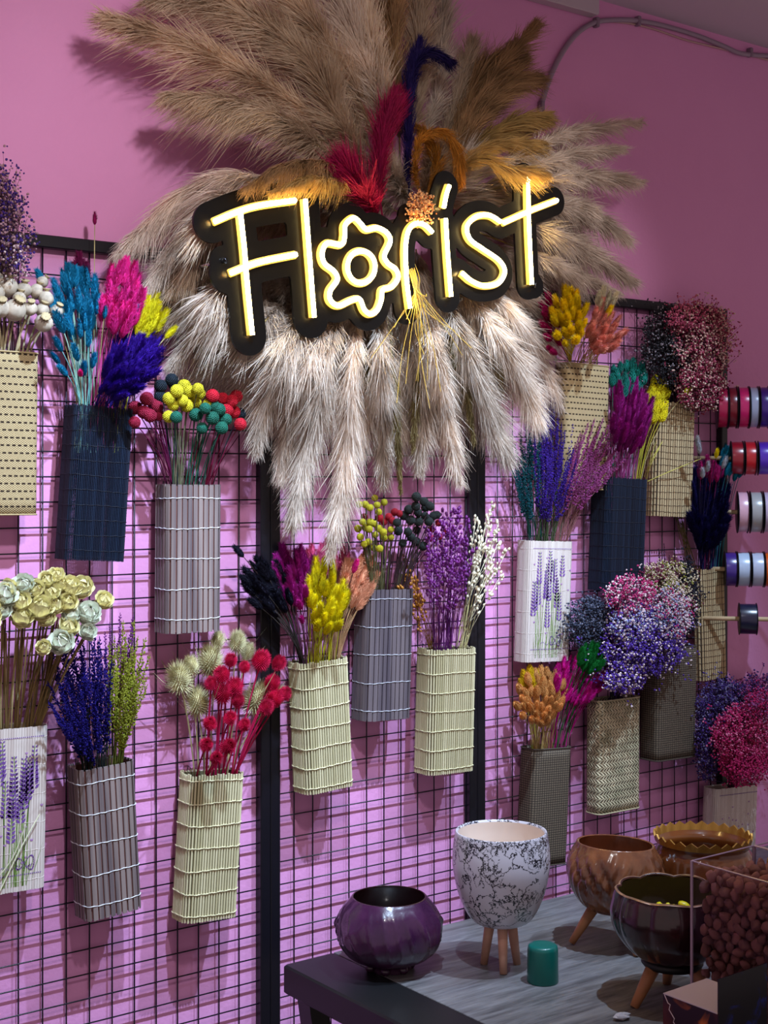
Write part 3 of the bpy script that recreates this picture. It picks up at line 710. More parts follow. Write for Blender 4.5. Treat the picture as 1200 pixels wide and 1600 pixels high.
for (x, y, c, lab) in ((373, 862, (22, 20, 36), 'lone black bunny tail sticking out to the upper left of its bunch'), (469, 945, (206, 40, 150), 'pink bunny tail hanging between the black and yellow ones'), (471, 968, (206, 40, 150), 'low pink bunny tail beside the yellow bunch'), (555, 885, (240, 50, 160), 'hot pink bunny tail between yellow and peach'), (478, 925, (206, 40, 150), 'pink bunny tail touching the yellow bunch')):
    flower('B7', x, y, -.14 if x > 400 else -.06, head('bunny', c), .045, smat((80, 60, 60)), 'bunny_tail_grass', 'fluffy_head', lab, 'dried grass', None, sc=.75, curve=.3)

# ---- basket 8: ball flowers
f8 = lambda x, y: (360 + x / 2.727, 740 + y / 2.727)
balls('B8', [(548, 130), (574, 132), (595, 145), (615, 103), (625, 133), (655, 122), (563, 205), (597, 208), (614, 213), (544, 235), (592, 237), (633, 235), (553, 270), (617, 260), (652, 250), (588, 290), (570, 300), (610, 315), (636, 320), (684, 237), (685, 270), (632, 163), (655, 272), (577, 232)], (176, 166, 30), 'small mustard yellow ball flower in the dark grey basket', 'yellow balls, middle', f8, .66, (-.11, -.06), smat((96, 92, 60)))
balls('B8', [(570, 185), (635, 190), (655, 205), (675, 185), (700, 165), (690, 200), (855, 238), (888, 210), (920, 245), (890, 268), (853, 275), (720, 170)], (160, 14, 34), 'small dark red ball flower in the dark grey basket', 'red balls, middle', f8, .68, (-.08, -.04), smat((90, 24, 44)))
balls('B8', [(792, 100), (825, 120), (850, 140), (790, 140), (760, 155), (740, 180), (710, 207), (767, 200), (757, 247), (715, 245), (795, 240), (830, 180), (865, 180), (880, 175), (735, 295), (790, 290), (820, 310), (845, 205), (800, 205), (770, 270), (800, 165), (830, 145)], (30, 36, 34), 'blackish green ball flower in the dark grey basket', 'black balls, middle', f8, .82, (-.12, -.06), smat((60, 40, 44)))
for k in range(26):
    px = U(585, 660); t = P(px, U(850, 870), U(-.09, -.04)); base = in_basket('B8', max(-.34, min(.34, (t.x - BK['B8']['top'].x) / BK['B8']['w'] * .6)), depth=.09)
    tag(MB().tube(bare('B8', t, base), .0009, 5).build('flower_stem', smat(random.choice([(80, 40, 56), (40, 34, 34), (96, 92, 60)])), None, False, base), 'bare thin flower stem in the dark grey basket', 'stem', 'bare stems, middle')

# ---- basket 9: linseed
bunch('lin', 'B9', (697, 905, 30, 50), 46, (108, 26, 112), 'violet linseed sprig', 'bamboo basket right of the middle', stem=smat((96, 30, 100)), name='linseed_sprig', cat='dried flower', wy=(-.14, -.05), curve=.1, hl=.15)
bunch('lin', 'B9', (748, 900, 16, 58), 15, (226, 216, 184), 'ivory white linseed sprig', 'bamboo basket right of the middle', stem=smat((196, 184, 130)), name='linseed_sprig', cat='dried flower', wy=(-.10, -.05), curve=.1, hl=.15)
bunch('lin', 'B9', (656, 950, 8, 30), 8, (170, 110, 30), 'ochre linseed sprig', 'bamboo basket right of the middle', stem=smat((150, 110, 40)), name='linseed_sprig', cat='dried flower', wy=(-.07, -.04), curve=.1, hl=.15)

# ---- basket 10: lavender
W10 = 'lavender printed basket at the right'
bunch('lav', 'B10', (826, 735, 20, 56, 5), 26, (12, 74, 84), 'dark teal lavender stem', W10, stem=smat((30, 80, 70)), name='lavender_stem', cat='dried flower', wy=(-.12, -.03), curve=.12)
bunch('lav', 'B10', (868, 730, 34, 60), 40, (64, 34, 140), 'deep violet lavender stem', W10, stem=smat((76, 90, 60)), name='lavender_stem', cat='dried flower', wy=(-.12, -.03), curve=.12)
bunch('lav', 'B10', (925, 725, 34, 48, 25), 34, (156, 70, 130), 'dusty pink lavender stem', W10, stem=smat((140, 90, 90)), name='lavender_stem', cat='dried flower', wy=(-.14, -.06), curve=.2)
bunch('lav', 'B10', (858, 640, 12, 25), 4, (58, 30, 120), 'violet lavender stem reaching highest', W10, stem=smat((60, 60, 60)), name='lavender_stem', cat='dried flower', wy=(-.08, -.03), curve=.12)

# ---- basket 11
W11 = 'tan woven basket by the sign'
bunch('bunny', 'B11', (862, 510, 13, 42, -8), 16, (186, 20, 96), 'crimson pink bunny tail', W11, stem=smat((140, 30, 80)), wy=(-.15, -.11), sc=1.05)
bunch('bunny', 'B11', (888, 495, 26, 42), 30, (250, 216, 24), 'golden yellow bunny tail', W11, stem=smat((200, 170, 40)), wy=(-.19, -.12), sc=1.15)
bunch('bunny', 'B11', (945, 515, 24, 36), 24, (232, 150, 132), 'coral peach bunny tail', W11, stem=smat((190, 140, 100)), wy=(-.17, -.1), sc=1.15)
bunch('bunny', 'B11', (948, 468, 16, 14), 7, (212, 198, 164), 'cream bunny tail', W11, stem=STRAW, wy=(-.12, -.09), sc=.9)
flower('B11', 951, 488, -.13, head('bunny', (250, 216, 24)), .045, STRAW, 'bunny_tail_grass', 'fluffy_head', 'single yellow bunny tail in front of the coral ones', 'dried grass', None, sc=.9)
flower('B11', 938, 548, -.14, head('bunny', (250, 216, 24)), .045, STRAW, 'bunny_tail_grass', 'fluffy_head', 'single yellow bunny tail low under the coral ones', 'dried grass', None, sc=.8)

# ---- basket 12
W12 = 'navy basket at the right'
bunch('phal', 'B12', (982, 590, 28, 26), 18, (26, 128, 116), 'teal canary grass head', W12, name='canary_grass', wy=(-.09, -.03), stem=smat((70, 130, 110)), sc=1.05)
bunch('feather', 'B12', (985, 650, 32, 50), 44, (156, 26, 126), 'magenta bunny tail', W12, wy=(-.16, -.06), stem=smat((150, 60, 120)), sc=.85)
bunch('phal', 'B12', (1028, 625, 15, 32), 14, (224, 208, 24), 'yellow canary grass head', W12, name='canary_grass', wy=(-.1, -.04), stem=smat((190, 180, 60)), sc=1.15)
flower('B12', 1073, 612, -.1, head('phal', (224, 208, 24)), .036, STRAW, 'canary_grass', 'seed_head', 'single yellow grass head leaning far right over the straw basket', 'dried grass', None, sc=.85, curve=.35)
for (a, b, c, d) in ((1010, 750, 1025, 690, ), (1008, 752, 1030, 700), (1006, 745, 1035, 690), (1012, 752, 1095, 717)):
    tag(MB().tube(spline([P(a, b, -.06), P((a + c) / 2 - 2, (b + d) / 2, -.09), P(c, d, -.1)], 5), .001, 5).build('grass_stalk', smat((200, 190, 90)), None), 'bent yellow grass stalk leaning right from the navy basket', 'dried grass', 'bent stalks at the right navy basket')

# ---- baskets 14 (navy plumes)
W14 = 'narrow straw basket'
bunch('feather', 'B14', (1107, 790, 28, 66), 56, (20, 14, 72), 'dark navy plume', W14, wy=(-.12, -.03), stem=smat((24, 20, 80)), sc=1.15)
bunch('bunny', 'B14', (1112, 732, 18, 12), 7, (196, 36, 120), 'magenta bunny tail', W14, wy=(-.1, -.05), stem=smat((120, 30, 80)), sc=1.05)
bunch('bunny', 'B14', (1143, 722, 14, 26, -30), 14, (30, 140, 170), 'turquoise bunny tail', W14, wy=(-.12, -.06), stem=smat((50, 120, 130)), sc=.95)
for (x, y) in ((1093, 700), (1106, 728), (1132, 722), (1090, 690), (1098, 738)):
    flower('B14', x, y, -.13, head('bunny', (206, 206, 212)), .045, smat((40, 34, 70)), 'bunny_tail_grass', 'fluffy_head', 'greyish white bunny tail above the navy plumes', 'dried grass', 'white tails at the narrow basket', sc=.85)
flower('B14', 1120, 708, -.15, head('bunny', (236, 216, 20)), .045, smat((40, 34, 70)), 'bunny_tail_grass', 'fluffy_head', 'yellow bunny tail above the navy plumes beside the spools', 'dried grass', None, sc=.7)

# ---- basket 17
W17 = 'dark woven basket by the planter'
bunch('phal', 'B17', (845, 1090, 40, 42), 44, (228, 166, 98), 'apricot orange canary grass head', W17, name='canary_grass', wy=(-.15, -.06), stem=smat((206, 176, 110)), sc=.95)
bunch('phal', 'B17', (828, 1064, 16, 18), 8, (216, 176, 20), 'golden yellow canary grass head', W17, name='canary_grass', wy=(-.08, -.05), stem=smat((190, 180, 60)), sc=1)
bunch('bunny', 'B17', (905, 1060, 38, 36, -15), 40, (214, 24, 150), 'fuchsia bunny tail', W17, wy=(-.12, -.05), stem=smat((176, 20, 120)), sc=.95)
bunch('bunny', 'B17', (925, 1028, 20, 16), 14, (16, 112, 44), 'emerald green bunny tail', W17, wy=(-.16, -.11), stem=smat((30, 90, 40)), sc=.95)

# ================================================================== GYPSOPHILA CLOUDS
def gyps(key, ells, cols, label, n=900, wy=(-.17, -.02), bs=.0027, stemc=(110, 90, 80), base=None, nb=18):
    """a bundle of fine branches with hundreds of tiny blossoms (one tied bundle)"""
    root = base if base is not None else in_basket(key, 0, -.1, .012)
    o = empty('gypsophila_bunch', root); tag(o, label, 'dried flower')
    br = MB(); bl = [MB() for _ in cols]; hubs = []
    mid = (wy[0] + wy[1]) / 2; hw = (wy[1] - wy[0]) / 2
    def samp(e):
        g_ = random.gauss(0, .48), random.gauss(0, .48); p = (e[0] + e[2] * g_[0] * 1.05, e[1] + e[3] * g_[1] * 1.05) if R() < .3 else ell(e); rr = math.hypot((p[0] - e[0]) / e[2], (p[1] - e[1]) / e[3]) if e[2] else 0
        return P(p[0], p[1], mid + hw * U(-1, 1) * math.sqrt(max(.08, 1 - min(1, rr) ** 2)))
    tot = sum(e[2] * e[3] for e, _ in ells)
    for (e, ci) in ells:
        k = max(4, int(nb * e[2] * e[3] / tot)); hub = []
        for i in range(k):
            t = samp((e[0], e[1], e[2] * .8, e[3] * .8)); v = t - root; st = Vector((U(-.02, .02), U(-.010, .010), 0))
            c = Vector((v.x * .12, v.y * .12, v.z * .5)); hp = []
            for j in range(6):
                s = j / 5; hp.append(st * (1 - s) + c * 2 * s * (1 - s) + v * s * s)
            br.tube(hp, [.0011 - .0001 * j for j in range(6)], 4, cap=False); hub.append((hp[3], hp[4], hp[5]))
        m = int(n * e[2] * e[3] / tot)
        for i in range(m):
            p = samp(e) - root; h = min(hub, key=lambda x: (x[2] - p).length_squared); a = random.choice(h)
            q1 = a + (p - a) * .6 + Vector((U(-.006, .006), U(-.006, .006), -.004))
            if i % 3 == 0: br.tube([a, q1, p], .0004, 3, cap=False)
            for j in range(random.choice((3, 4, 5))):
                w = p + Vector((U(-1, 1), U(-1, 1), U(-1, 1))) * .009
                r = bs * U(.65, 1.25); cidx = random.choice(ci)
                bl[cidx].ball(w, r, 5, 3, (1, 1, .8), orient((U(-1, 1), U(-1, 1), U(-.2, 1))))
                if j == 0: br.tube([q1, w], .0003, 3, cap=False)
    br.build('branches', smat(stemc), o)
    for b, c in zip(bl, cols):
        if b.v: tag(b.build('blossoms', mat('blossom_%d_%d_%d' % c, c, .8), o), kind='stuff')
    return o
gyps('B1', [((8, 300, 34, 45), (0, 0, 1)), ((20, 370, 36, 50), (0, 1)), ((-20, 340, 40, 90), (0, 1)), ((25, 400, 20, 38), (0, 1, 2))], [(60, 30, 120), (168, 130, 140), (214, 190, 190)], 'airy violet gypsophila bunch at the left edge above the poppy pods', 480, wy=(-.14, -.03), stemc=(96, 66, 76))
gyps('B13', [((1048, 540, 44, 62), (0, 0, 0, 0, 1))], [(20, 18, 26), (130, 120, 128)], 'black gypsophila bunch at the top right corner of the grid', 1000, wy=(-.12, -.02), stemc=(26, 20, 26))
gyps('B13', [((1100, 530, 46, 58), (0, 0, 1, 2)), ((1096, 600, 40, 42), (0, 2, 2)), ((1082, 500, 40, 26), (1, 2))], [(222, 184, 170), (196, 96, 122), (150, 44, 76)], 'dusty pink and wine gypsophila bunch at the top right corner of the grid', 1700, wy=(-.16, -.03), stemc=(86, 22, 44))
gyps('B16', [((920, 975, 34, 42), (0, 0, 0, 1))], [(50, 56, 78), (120, 120, 140)], 'smoky blue grey gypsophila bunch left of the violet one', 620, wy=(-.12, -.04), stemc=(60, 60, 66))
gyps('B16', [((985, 930, 38, 30), (1, 1, 2)), ((1005, 1010, 64, 46), (0, 0, 0, 2)), ((975, 1055, 34, 28), (0, 0, 2)), ((1050, 960, 30, 40), (2, 3, 1, 2)), ((1000, 975, 50, 30), (0, 2, 3))], [(84, 48, 158), (196, 52, 116), (232, 208, 212), (150, 160, 196)], 'large violet, pink and white gypsophila bunch over the braided basket', 2600, wy=(-.2, -.05), stemc=(70, 40, 80), bs=.0028)
gyps('B15', [((1046, 905, 40, 26), (0, 0, 1)), ((1060, 940, 28, 34), (0, 0, 2)), ((1020, 900, 24, 18), (2, 2, 0))], [(226, 206, 176), (150, 150, 60), (120, 30, 70)], 'cream and wine gypsophila bunch above the dark brown basket', 760, wy=(-.11, -.03), stemc=(70, 50, 50))
gyps('B15', [((1074, 930, 16, 60), (0,))], [(22, 18, 40)], 'blackish gypsophila bunch beside the narrow straw basket', 380, wy=(-.09, -.03), stemc=(24, 20, 30))
gyps('B18', [((1130, 1105, 42, 44), (0, 0, 1)), ((1105, 1160, 18, 60), (0, 0, 1)), ((1180, 1075, 34, 22), (0, 2))], [(60, 34, 110), (120, 110, 150), (150, 60, 120)], 'violet gypsophila bunch at the right edge behind the pots', 1300, wy=(-.13, -.02), stemc=(50, 30, 70))
gyps('B18', [((1160, 1150, 46, 50), (0, 0, 0, 1)), ((1165, 1195, 40, 30), (0, 0)), ((1190, 1100, 30, 25), (0, 2))], [(186, 24, 96), (226, 120, 160), (150, 70, 130)], 'crimson pink gypsophila bunch at the right edge behind the pots', 1600, wy=(-.2, -.06), stemc=(120, 20, 70))
for (x, y) in ((1038, 862), (1046, 880), (1030, 875)):
    flower('B15', x, y, -.06, head('lav', (26, 20, 48)), .11, smat((50, 40, 50)), 'lavender_stem', 'flower_spike', 'dark indigo lavender stem above the cream gypsophila', 'dried flower', 'dark lavender above cream gypsophila', sc=.5)
# thin olive straw bundle hanging behind the straw basket
for k in range(14):
    a = P(1060 + U(-8, 8), 800, -.03); b = P(1082 + U(-12, 10), 890 + U(-10, 10), -.05)
    tag(MB().tube([a, (a + b) / 2 + Vector((U(-.004, .004), 0, 0)), b], .0007, 4).build('grass_stalk', smat((110, 100, 56)), None), 'thin olive stalk hanging below the straw stick basket', 'dried grass', 'olive stalks at the right')

# ================================================================== NEON SIGN
SY = -.225
fs = lambda x, y: P(300 + x / 2, 250 + y / 2, SY)
strokes = [('F', [(62, 195), (130, 166), (200, 145), (315, 128)], 0), ('F', [(143, 168), (155, 280), (165, 400), (180, 548)], 0), ('F', [(113, 355), (200, 322), (318, 297)], 0),
 ('l', [(345, 125), (358, 300), (373, 493)], 0),
 ('o', [(484, 190), (500, 184), (518, 200), (536, 219), (570, 214), (600, 230), (610, 258), (592, 300), (603, 325), (627, 343), (635, 370), (615, 398), (587, 408), (582, 440), (570, 470), (550, 483), (530, 470), (515, 437), (490, 440), (450, 457), (424, 440), (423, 410), (445, 376), (435, 350), (405, 325), (398, 290), (415, 262), (458, 266), (468, 240), (469, 208)], 1),
 ('o', [(520 + 43 * math.cos(a * math.pi / 8), 336 + 50 * math.sin(a * math.pi / 8)) for a in range(16)], 1),
 ('r', [(672, 465), (662, 380), (658, 280), (667, 224), (690, 201), (718, 205), (742, 228)], 0),
 ('i', [(783, 185), (790, 300), (800, 428)], 0), ('i', [(795, 82), (785, 112), (778, 150)], 0),
 ('s', [(955, 195), (920, 175), (880, 179), (850, 210), (860, 250), (900, 280), (950, 315), (968, 350), (950, 385), (905, 395), (865, 380), (835, 355)], 0),
 ('t', [(1040, 55), (1043, 200), (1052, 390)], 0), ('t', [(965, 198), (1050, 160), (1132, 128)], 0)]
sroot = empty('neon_sign', fs(600, 330)); tag(sroot, 'glowing warm white neon sign reading Florist on a black cut-out board', 'neon sign')
O0 = Vector(sroot.location)
tube_m = emis('neon_core', (1.0, .74, .26), 60.0); sil = emis('neon_silicone', (1.0, .60, .10), 1.2)
field = []
for (ch, pts, closed) in strokes:
    w = [fs(*p) - O0 for p in pts]; line = spline(w, 6, bool(closed)); R0 = {'F': .040, 'l': .042}.get(ch, .034)
    field.append((np.array([(p.x, p.z) for p in line] + ([(line[0].x, line[0].z)] if closed else [])), R0))
    cw = .0084; MB().tube([p + Vector((0, -.004, 0)) for p in line], cw, 8, closed=bool(closed)).build('tube_housing', sil, sroot, True)
    MB().tube([p + Vector((0, -.0098, 0)) for p in line], .0052, 8, closed=bool(closed)).build('neon_tube', tube_m, sroot, True)
scr = [(100, 315), (680, 178), (1068, 392)]
for p in scr:
    v = fs(*p) - O0; field.append((np.array([(v.x, v.z), (v.x + .001, v.z)]), .030))
    MB().lathe([(.0001, -.004), (.0045, -.004), (.006, -.002), (.006, .004)], 16).build('standoff_screw', mat('chrome', (200, 200, 205), .15, 1), sroot, True, v + Vector((0, -.002, 0)), (math.radians(90), 0, 0))
allp = np.concatenate([f[0] for f in field]); x0, z0 = allp.min(0) - .06; x1_, z1_ = allp.max(0) + .06; st = .005
nx = int((x1_ - x0) / st) + 1; nz = int((z1_ - z0) / st) + 1
gx, gz = np.meshgrid(x0 + np.arange(nx) * st, z0 + np.arange(nz) * st, indexing='ij'); D = np.full(gx.shape, 9.)
for pl, R0 in field:
    for a, b in zip(pl[:-1], pl[1:]):
        ab = b - a; tt = np.clip(((gx - a[0]) * ab[0] + (gz - a[1]) * ab[1]) / (ab @ ab + 1e-12), 0, 1)
        D = np.minimum(D, np.hypot(gx - a[0] - tt * ab[0], gz - a[1] - tt * ab[1]) - R0)
BO = O0.copy(); D_board = D; st_b = st; bx0 = x0; bz0 = z0; bnx = nx; bnz = nz
V = []; Fc = []; idx = {}
def vid(key, x, z, y):
    if key not in idx: idx[key] = len(V); V.append((x, y, z))
    return idx[key]
yf, yb = .001, .007
for i in range(nx - 1):
    for j in range(nz - 1):
        cs = [(i, j), (i + 1, j), (i + 1, j + 1), (i, j + 1)]; ins = [D[c] < 0 for c in cs]
        if not any(ins): continue
        poly = []
        for k in range(4):
            a, b = cs[k], cs[(k + 1) % 4]
            if ins[k]: poly.append((('c',) + a, x0 + a[0] * st, z0 + a[1] * st, False))
            if ins[k] != ins[(k + 1) % 4]:
                t = D[a] / (D[a] - D[b]); poly.append((('e',) + min(a, b) + max(a, b), x0 + (a[0] + (b[0] - a[0]) * t) * st, z0 + (a[1] + (b[1] - a[1]) * t) * st, True))
        fr_ = [vid(('f',) + p[0], p[1], p[2], yf) for p in poly]; bk_ = [vid(('b',) + p[0], p[1], p[2], yb) for p in poly]
        if len(fr_) < 3: continue
        Fc.append(tuple(fr_)); Fc.append(tuple(reversed(bk_)))
        for k in range(len(poly)):
            k2 = (k + 1) % len(poly)
            if poly[k][3] and poly[k2][3]: Fc.append((fr_[k], bk_[k], bk_[k2], fr_[k2]))
link('board', mesh('board', V, Fc, mat('black_acrylic', (6, 5, 5), .32, spec=.25)), sroot)
# spacers behind the board to the grid and supply lead
sp = MB()
for p in scr: v = fs(*p) - O0; sp.tube([v + Vector((0, .007, 0)), v + Vector((0, -SY - .004, 0))], .004, 8)
sp.build('spacer', mat('chrome', (200, 200, 205), .15, 1), sroot, True)

# ================================================================== PAMPAS ARRANGEMENT
def plume_mesh(path, hw, n, m, seed, k0=.35, k1=.9, sag=.25, fw=.0009, start=.16, seglen=1.0, stemr=.0022, front=False):
    """hair-like plume along a path of 3-D points"""
    rg = np.random.default_rng(seed); P3 = np.array([tuple(p) for p in spline(path, 10)]); L = len(P3)
    cum = np.r_[0, np.cumsum(np.linalg.norm(np.diff(P3, axis=0), axis=1))]; cum /= cum[-1]
    tan = np.gradient(P3, axis=0); tan /= np.linalg.norm(tan, axis=1)[:, None]
    nl = max(24, n // 13); lid = rg.integers(0, nl, n)
    tl = start + (1 - start) * np.sort(rg.random(nl)) ** .85; t = np.clip(tl[lid] + rg.normal(size=n) * .018, start, 1)
    C = np.stack([np.interp(t, cum, P3[:, i]) for i in range(3)], 1); Tn = np.stack([np.interp(t, cum, tan[:, i]) for i in range(3)], 1)
    def perp(a, T_): a = a - (a * T_).sum(1)[:, None] * T_; return a / (np.linalg.norm(a, axis=1)[:, None] + 1e-9)
    ld = rg.normal(size=(nl, 3)); ld /= np.linalg.norm(ld, axis=1)[:, None]
    rv2 = perp(ld[lid] + rg.normal(size=(n, 3)) * .30, Tn)
    tt = (t - start) / (1 - start)
    env = np.clip(.5 + 1.1 * tt, 0, 1) * np.clip(1.25 - tt ** 3, .3, 1)
    k = rg.uniform(k0, k1, nl)[lid] * rg.uniform(.8, 1.2, n); Ls = hw * env * (rg.uniform(1.2, 2.5, nl)[lid]) * rg.uniform(.55, 1.1, n) * seglen
    D = Tn + rv2 * k[:, None]; D /= np.linalg.norm(D, axis=1)[:, None]
    curl = perp(rg.normal(size=(nl, 3))[lid], D)
    s0 = C + rv2 * (hw * .06 * rg.random(n))[:, None]
    rows = []; ws = [1, .9, .55, .12]; side = np.cross(D, rg.normal(size=(n, 3))); side /= np.linalg.norm(side, axis=1)[:, None]
    for j in range(4):
        u = j / 3
        p = s0 + D * (Ls * u)[:, None] + Tn * (Ls * .25 * u * u)[:, None] + np.array([0, 0, -1.0]) * (Ls * sag * u * u)[:, None] + curl * (Ls * .16 * u * u)[:, None] + rg.normal(size=(n, 3)) * (.0025 * u)
        w = fw * ws[j]; rows.append(p - side * w); rows.append(p + side * w)
    V = np.stack(rows, 1)
    # nothing pokes through the sign board: drop strands that reach its plane inside its outline
    ix = np.clip(((V[:, :, 0] - BO.x - bx0) / st_b).astype(int), 0, bnx - 1); iz = np.clip(((V[:, :, 2] - BO.z - bz0) / st_b).astype(int), 0, bnz - 1)
    ins = (D_board[ix, iz] < .006) & (V[:, :, 1] < -.208)
    if not front: V = V[~ins.any(1)]
    n = len(V); V = V.reshape(-1, 3); b = np.arange(n)[:, None] * 8
    Q = np.concatenate([b + np.array([[0, 1, 3, 2]]) + 2 * j for j in range(3)], 0)
    o0 = P3[0]; me = qmesh('plume_hair', V - o0, Q, m)
    st = MB().tube([Vector(p - o0) for p in P3], [stemr * (1 - .75 * i / L) for i in range(L)], 5, cap=False)
    return me, st, Vector(o0)
PB = fibre('pampas_beige', (224, 204, 180), .35, 10, .35, (186, 160, 134))
PC = fibre('pampas_cream', (232, 218, 204), .25, 12, .35, (196, 178, 162))
PBR = fibre('pampas_brown', (170, 134, 96), .4, 14, .25)
PG = fibre('pampas_gold', (206, 170, 106), .35, 14, .3)
PBK = fibre('reed_olive', (130, 112, 72), .4, 20, .2)
CRM = fibre('plume_crimson', (160, 20, 76), .3, 14, .25); NVY = fibre('plume_navy', (32, 20, 78), .4, 14, .2); AMB = fibre('plume_amber', (180, 116, 40), .35, 18, .25)
pstem = smat((190, 168, 110)); pseed = [100]
def pampas(pts, hw, m, label, n=2600, group=None, name='pampas_plume', **kw):
    """pts: (px, py, wy) triples from root to tip; hw in pixels"""
    p3 = [P(a, b, c) for a, b, c in pts]; h = hw / ppm(p3[1]); pseed[0] += 1
    me, st, o0 = plume_mesh(p3, h, n, m, pseed[0], **kw)
    o = st.build(name, pstem if m in (PB, PC, PBR, PBK, PG) else m, None, False, o0); tag(o, label, 'dried grass' if name != 'pampas_plume' else 'pampas grass', group)
    tag(link('feathery_head', me, o), None)
GU = 'big beige plumes rising at the upper left'; GR = 'cream plumes fanning to the right'; GL = 'grey cream plumes hanging below the sign'
UL = 'beige pampas plume sweeping up to the upper left behind the sign'
pampas([(600, 290, -.05), (480, 180, -.1), (330, 90, -.12), (165, 28, -.12)], 44, PB, 'beige pampas plume reaching furthest to the upper left', 4200, None)
pampas([(590, 285, -.08), (480, 205, -.13), (370, 165, -.15), (262, 150, -.15)], 40, PB, 'beige pampas plume curling at the left just above the sign', 4000, None, sag=.5)
pampas([(600, 290, -.06), (500, 230, -.15), (420, 180, -.17), (340, 175, -.17)], 34, PB, UL, 3200, GU, sag=.5)
pampas([(610, 280, -.05), (520, 150, -.1), (420, 50, -.11), (290, -30, -.1)], 44, PB, UL, 4200, GU)
pampas([(612, 280, -.04), (500, 130, -.07), (350, 20, -.08), (230, 0, -.08)], 40, PB, UL, 3600, GU)
pampas([(612, 270, -.07), (550, 130, -.12), (470, 20, -.13), (400, -60, -.1)], 42, PB, UL, 3800, GU)
pampas([(618, 270, -.08), (585, 140, -.14), (540, 30, -.14), (500, -70, -.1)], 40, PC, UL, 3600, GU)
pampas([(620, 270, -.09), (600, 150, -.14), (575, 50, -.15), (560, -60, -.1)], 36, PB, UL, 3200, GU)
pampas([(625, 270, -.08), (622, 150, -.12), (612, 40, -.12), (610, -70, -.1)], 34, PBR, 'dark brown upright pampas plume above the word, at the top edge', 3200)
pampas([(630, 270, -.05), (650, 150, -.08), (655, 40, -.09), (650, -70, -.08)], 36, PB, 'beige upright pampas plume left of the navy plume, at the top edge', 3400)
pampas([(640, 270, -.04), (680, 160, -.06), (690, 60, -.07), (690, -40, -.06)], 30, PC, 'pale upright pampas plume behind the navy plume', 3000)
pampas([(600, 300, -.05), (540, 210, -.13), (500, 120, -.16), (440, 60, -.15)], 40, PB, UL, 3800, GU)
# golden strands upper right
UG = 'golden brown feathery grass fanning to the upper right'
for i, (pt, h) in enumerate((([(680, 300, -.08), (730, 190, -.13), (780, 110, -.15), (838, 35, -.15)], 34), ([(680, 300, -.06), (740, 200, -.1), (790, 140, -.12), (845, 120, -.12)], 34), ([(685, 300, -.05), (720, 190, -.08), (750, 120, -.1), (800, 70, -.1)], 36), ([(685, 300, -.09), (735, 210, -.14), (775, 150, -.16), (820, 90, -.16)], 30), ([(685, 300, -.08), (740, 230, -.12), (800, 190, -.16), (855, 178, -.16)], 28), ([(690, 290, -.1), (740, 240, -.18), (790, 225, -.21), (850, 225, -.2)], 22), ([(690, 300, -.1), (740, 250, -.2), (790, 262, -.24), (850, 272, -.24)], 22))):
    pampas(pt, h, PG if i > 3 else PBR, UG, 2600, 'golden grass at the upper right', name='feather_grass', front=True, k0=.12, k1=.62, fw=.0009, sag=.35)
pampas([(675, 300, -.04), (700, 200, -.05), (725, 120, -.06), (740, 60, -.06)], 30, PB, 'beige pampas plume behind the golden grass', 2600)
pampas([(700, 300, -.04), (760, 230, -.06), (800, 200, -.07), (860, 185, -.07)], 22, PBR, 'dark brown pampas plume pointing right, under the conduit end', 2400)
# right fan
RGT = [([(720, 300, -.06), (820, 240, -0.200), (900, 205, -.1), (1000, 190, -.1)], 24), ([(720, 300, -.08), (830, 262, -0.205), (900, 240, -.14), (975, 232, -.13)], 22), ([(740, 310, -.06), (850, 285, -0.205), (920, 275, -.11), (1002, 285, -.1)], 26),
       ([(740, 320, -.05), (850, 320, -0.205), (920, 335, -.1), (985, 375, -.09)], 28), ([(740, 340, -.04), (850, 360, -0.205), (920, 395, -.08), (990, 440, -.08)], 32), ([(740, 360, -.07), (840, 400, -0.205), (900, 430, -.09), (965, 458, -.07)], 22), ([(720, 290, -.1), (790, 255, -0.200), (850, 250, -.17), (905, 270, -.17)], 24), ([(740, 300, -.1), (820, 290, -0.205), (870, 310, -.15), (930, 330, -.14)], 26), ([(740, 360, -.03), (800, 400, -0.110), (860, 425, -.06), (905, 455, -.05)], 24)]
for pt, h in RGT: pampas(pt, h, PC, 'cream pampas plume fanning right of the letter t', 3000, GR)
# left arch
LA = 'grey beige pampas plume arching down left of the letter F'
pampas([(520, 310, -.06), (390, 278, -.19), (290, 300, -.10), (185, 395, -.06)], 30, PC, 'long grey pampas plume arching over the left rail', 4200, None, sag=.6)
pampas([(500, 330, -.06), (355, 305, -.19), (300, 350, -.10), (235, 445, -.07)], 32, PC, LA, 3600, GL + ' left', sag=.6)
pampas([(480, 360, -.06), (330, 350, -.19), (320, 380, -.13), (270, 450, -.10)], 30, PB, LA, 3400, GL + ' left', sag=.6)
pampas([(600, 300, -.06), (510, 258, -.2), (440, 262, -.25), (385, 292, -.25)], 20, PBR, 'dark golden pampas plume drooping over the top of the letter F', 2800, None, sag=.7, front=True)
pampas([(600, 305, -.08), (530, 285, -.22), (480, 280, -.26), (425, 300, -.26)], 15, PG, 'gold lit pampas plume between the letters F and l', 2200, None, sag=.7, front=True)
pampas([(460, 420, -.04), (345, 455, -.19), (310, 480, -.08), (245, 500, -.05)], 30, PC, LA, 3000, GL + ' left', sag=.5)
pampas([(460, 430, -.04), (360, 488, -.18), (310, 520, -.09), (270, 570, -.07)], 30, PC, LA, 3000, GL + ' left', sag=.5)
